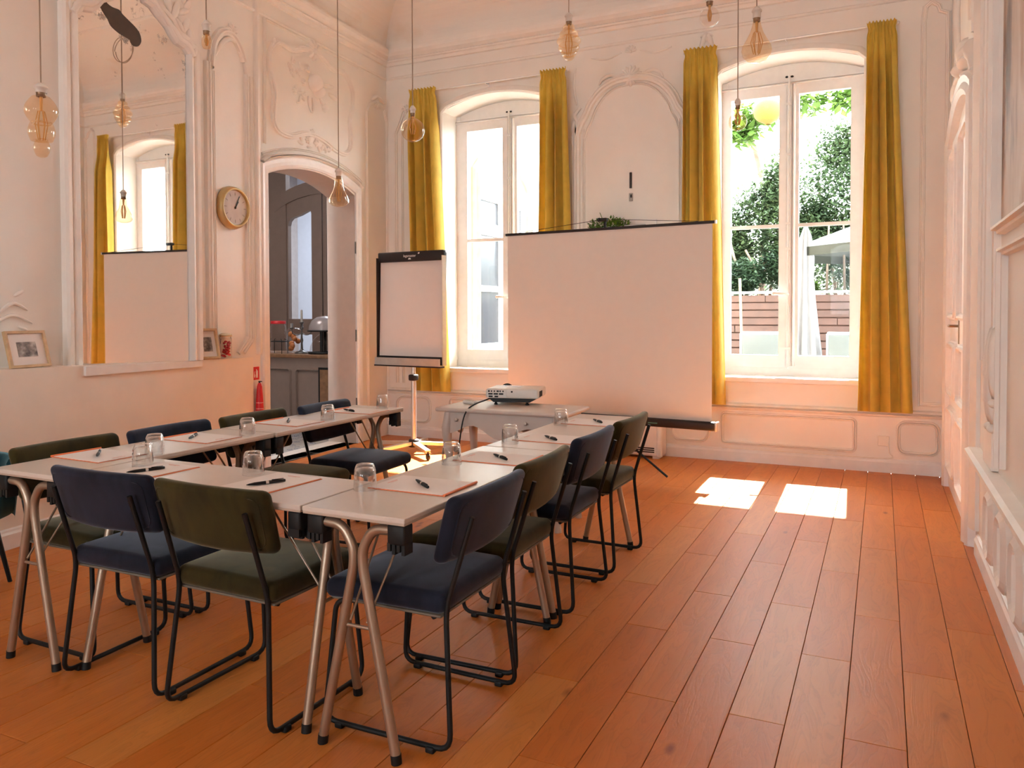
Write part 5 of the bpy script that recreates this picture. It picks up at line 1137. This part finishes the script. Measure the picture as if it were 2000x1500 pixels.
pr = thing('closed_parasol', 'closed white parasol standing outside the garden window', 'parasol', (-.79, 9.5, 0))
MB().tube([(0, 0, 0), (0, 0, 2.35)], .02, 10).build('pole', M['white'], pr); MB().lathe([(0, 0), (.24, 0), (.24, .05), (.03, .07), (.03, .3)], 20).build('base', M['white'], pr)
vs = []; NP = 48
for z, r_ in ((2.32, .015), (2.2, .05), (1.95, .075), (1.75, .07), (1.5, .085), (1.2, .11), (.9, .14), (.72, .15)):
    for k in range(NP): a = 2*PI*k/NP; q = r_*(1+.28*math.cos(8*a)); vs.append((q*math.cos(a), q*math.sin(a), z+(.03*math.cos(8*a) if z < .8 else 0)))
MB().add(vs, [(i*NP+k, i*NP+(k+1) % NP, (i+1)*NP+(k+1) % NP, (i+1)*NP+k) for i in range(7) for k in range(NP)], True).build('canopy', M['parasol'], pr)
aw = thing('garden_parasol', 'olive green parasol spread over the planter outside', 'parasol', (.52, 10.25, 0))
MB().tube([(0, 0, 0), (0, 0, 2.75)], .025, 10).build('pole', M['charcoal'], aw); MB().lathe([(0, 0), (.25, 0), (.25, .06), (.03, .08)], 20).build('base', M['charcoal'], aw)
cp = [(1.60*math.cos(R(22.5+45*k)), 1.60*math.sin(R(22.5+45*k)), 2.08) for k in range(8)]
MB().add([(0, 0, 2.68)]+cp+[(x_*1.0, y_*1.0, z_-.10) for x_, y_, z_ in cp], [(0, k+1, (k+1) % 8+1) for k in range(8)]+[(k+1, (k+1) % 8+1, (k+1) % 8+9, k+9) for k in range(8)]).build('canopy', M['awning'], aw)
for k in range(8): MB().tube([(0, 0, 2.63), tuple(Vector(cp[k])*1.0-Vector((0, 0, .03)))], .009, 6).build('rib', M['charcoal'], aw)
ln = thing('paper_lantern', 'round orange lantern hanging among the leaves outside', 'lantern', (-1.44, 11.3, 4.12))
MB().lathe([(.03, .20)]+[(.20*math.sin(R(a)), .18*math.cos(R(a))) for a in range(15, 170, 12)]+[(.03, -.19)], 20).build('shade', M['lantern'], ln); MB().tube([(0, 0, .18), (0, 0, .5)], .004, 5).build('cord', M['charcoal'], ln)
cn = thing('bamboo_cane', 'pale bamboo cane standing before the planter outside', 'cane', (-1.50, 9.7, 0))
MB().tube([(0, 0, 0), (-.02, 0, .8), (-.05, 0, 1.75)], .016, 8).build('stalk', mat('bamboo', (.30, .23, .12), .5), cn)
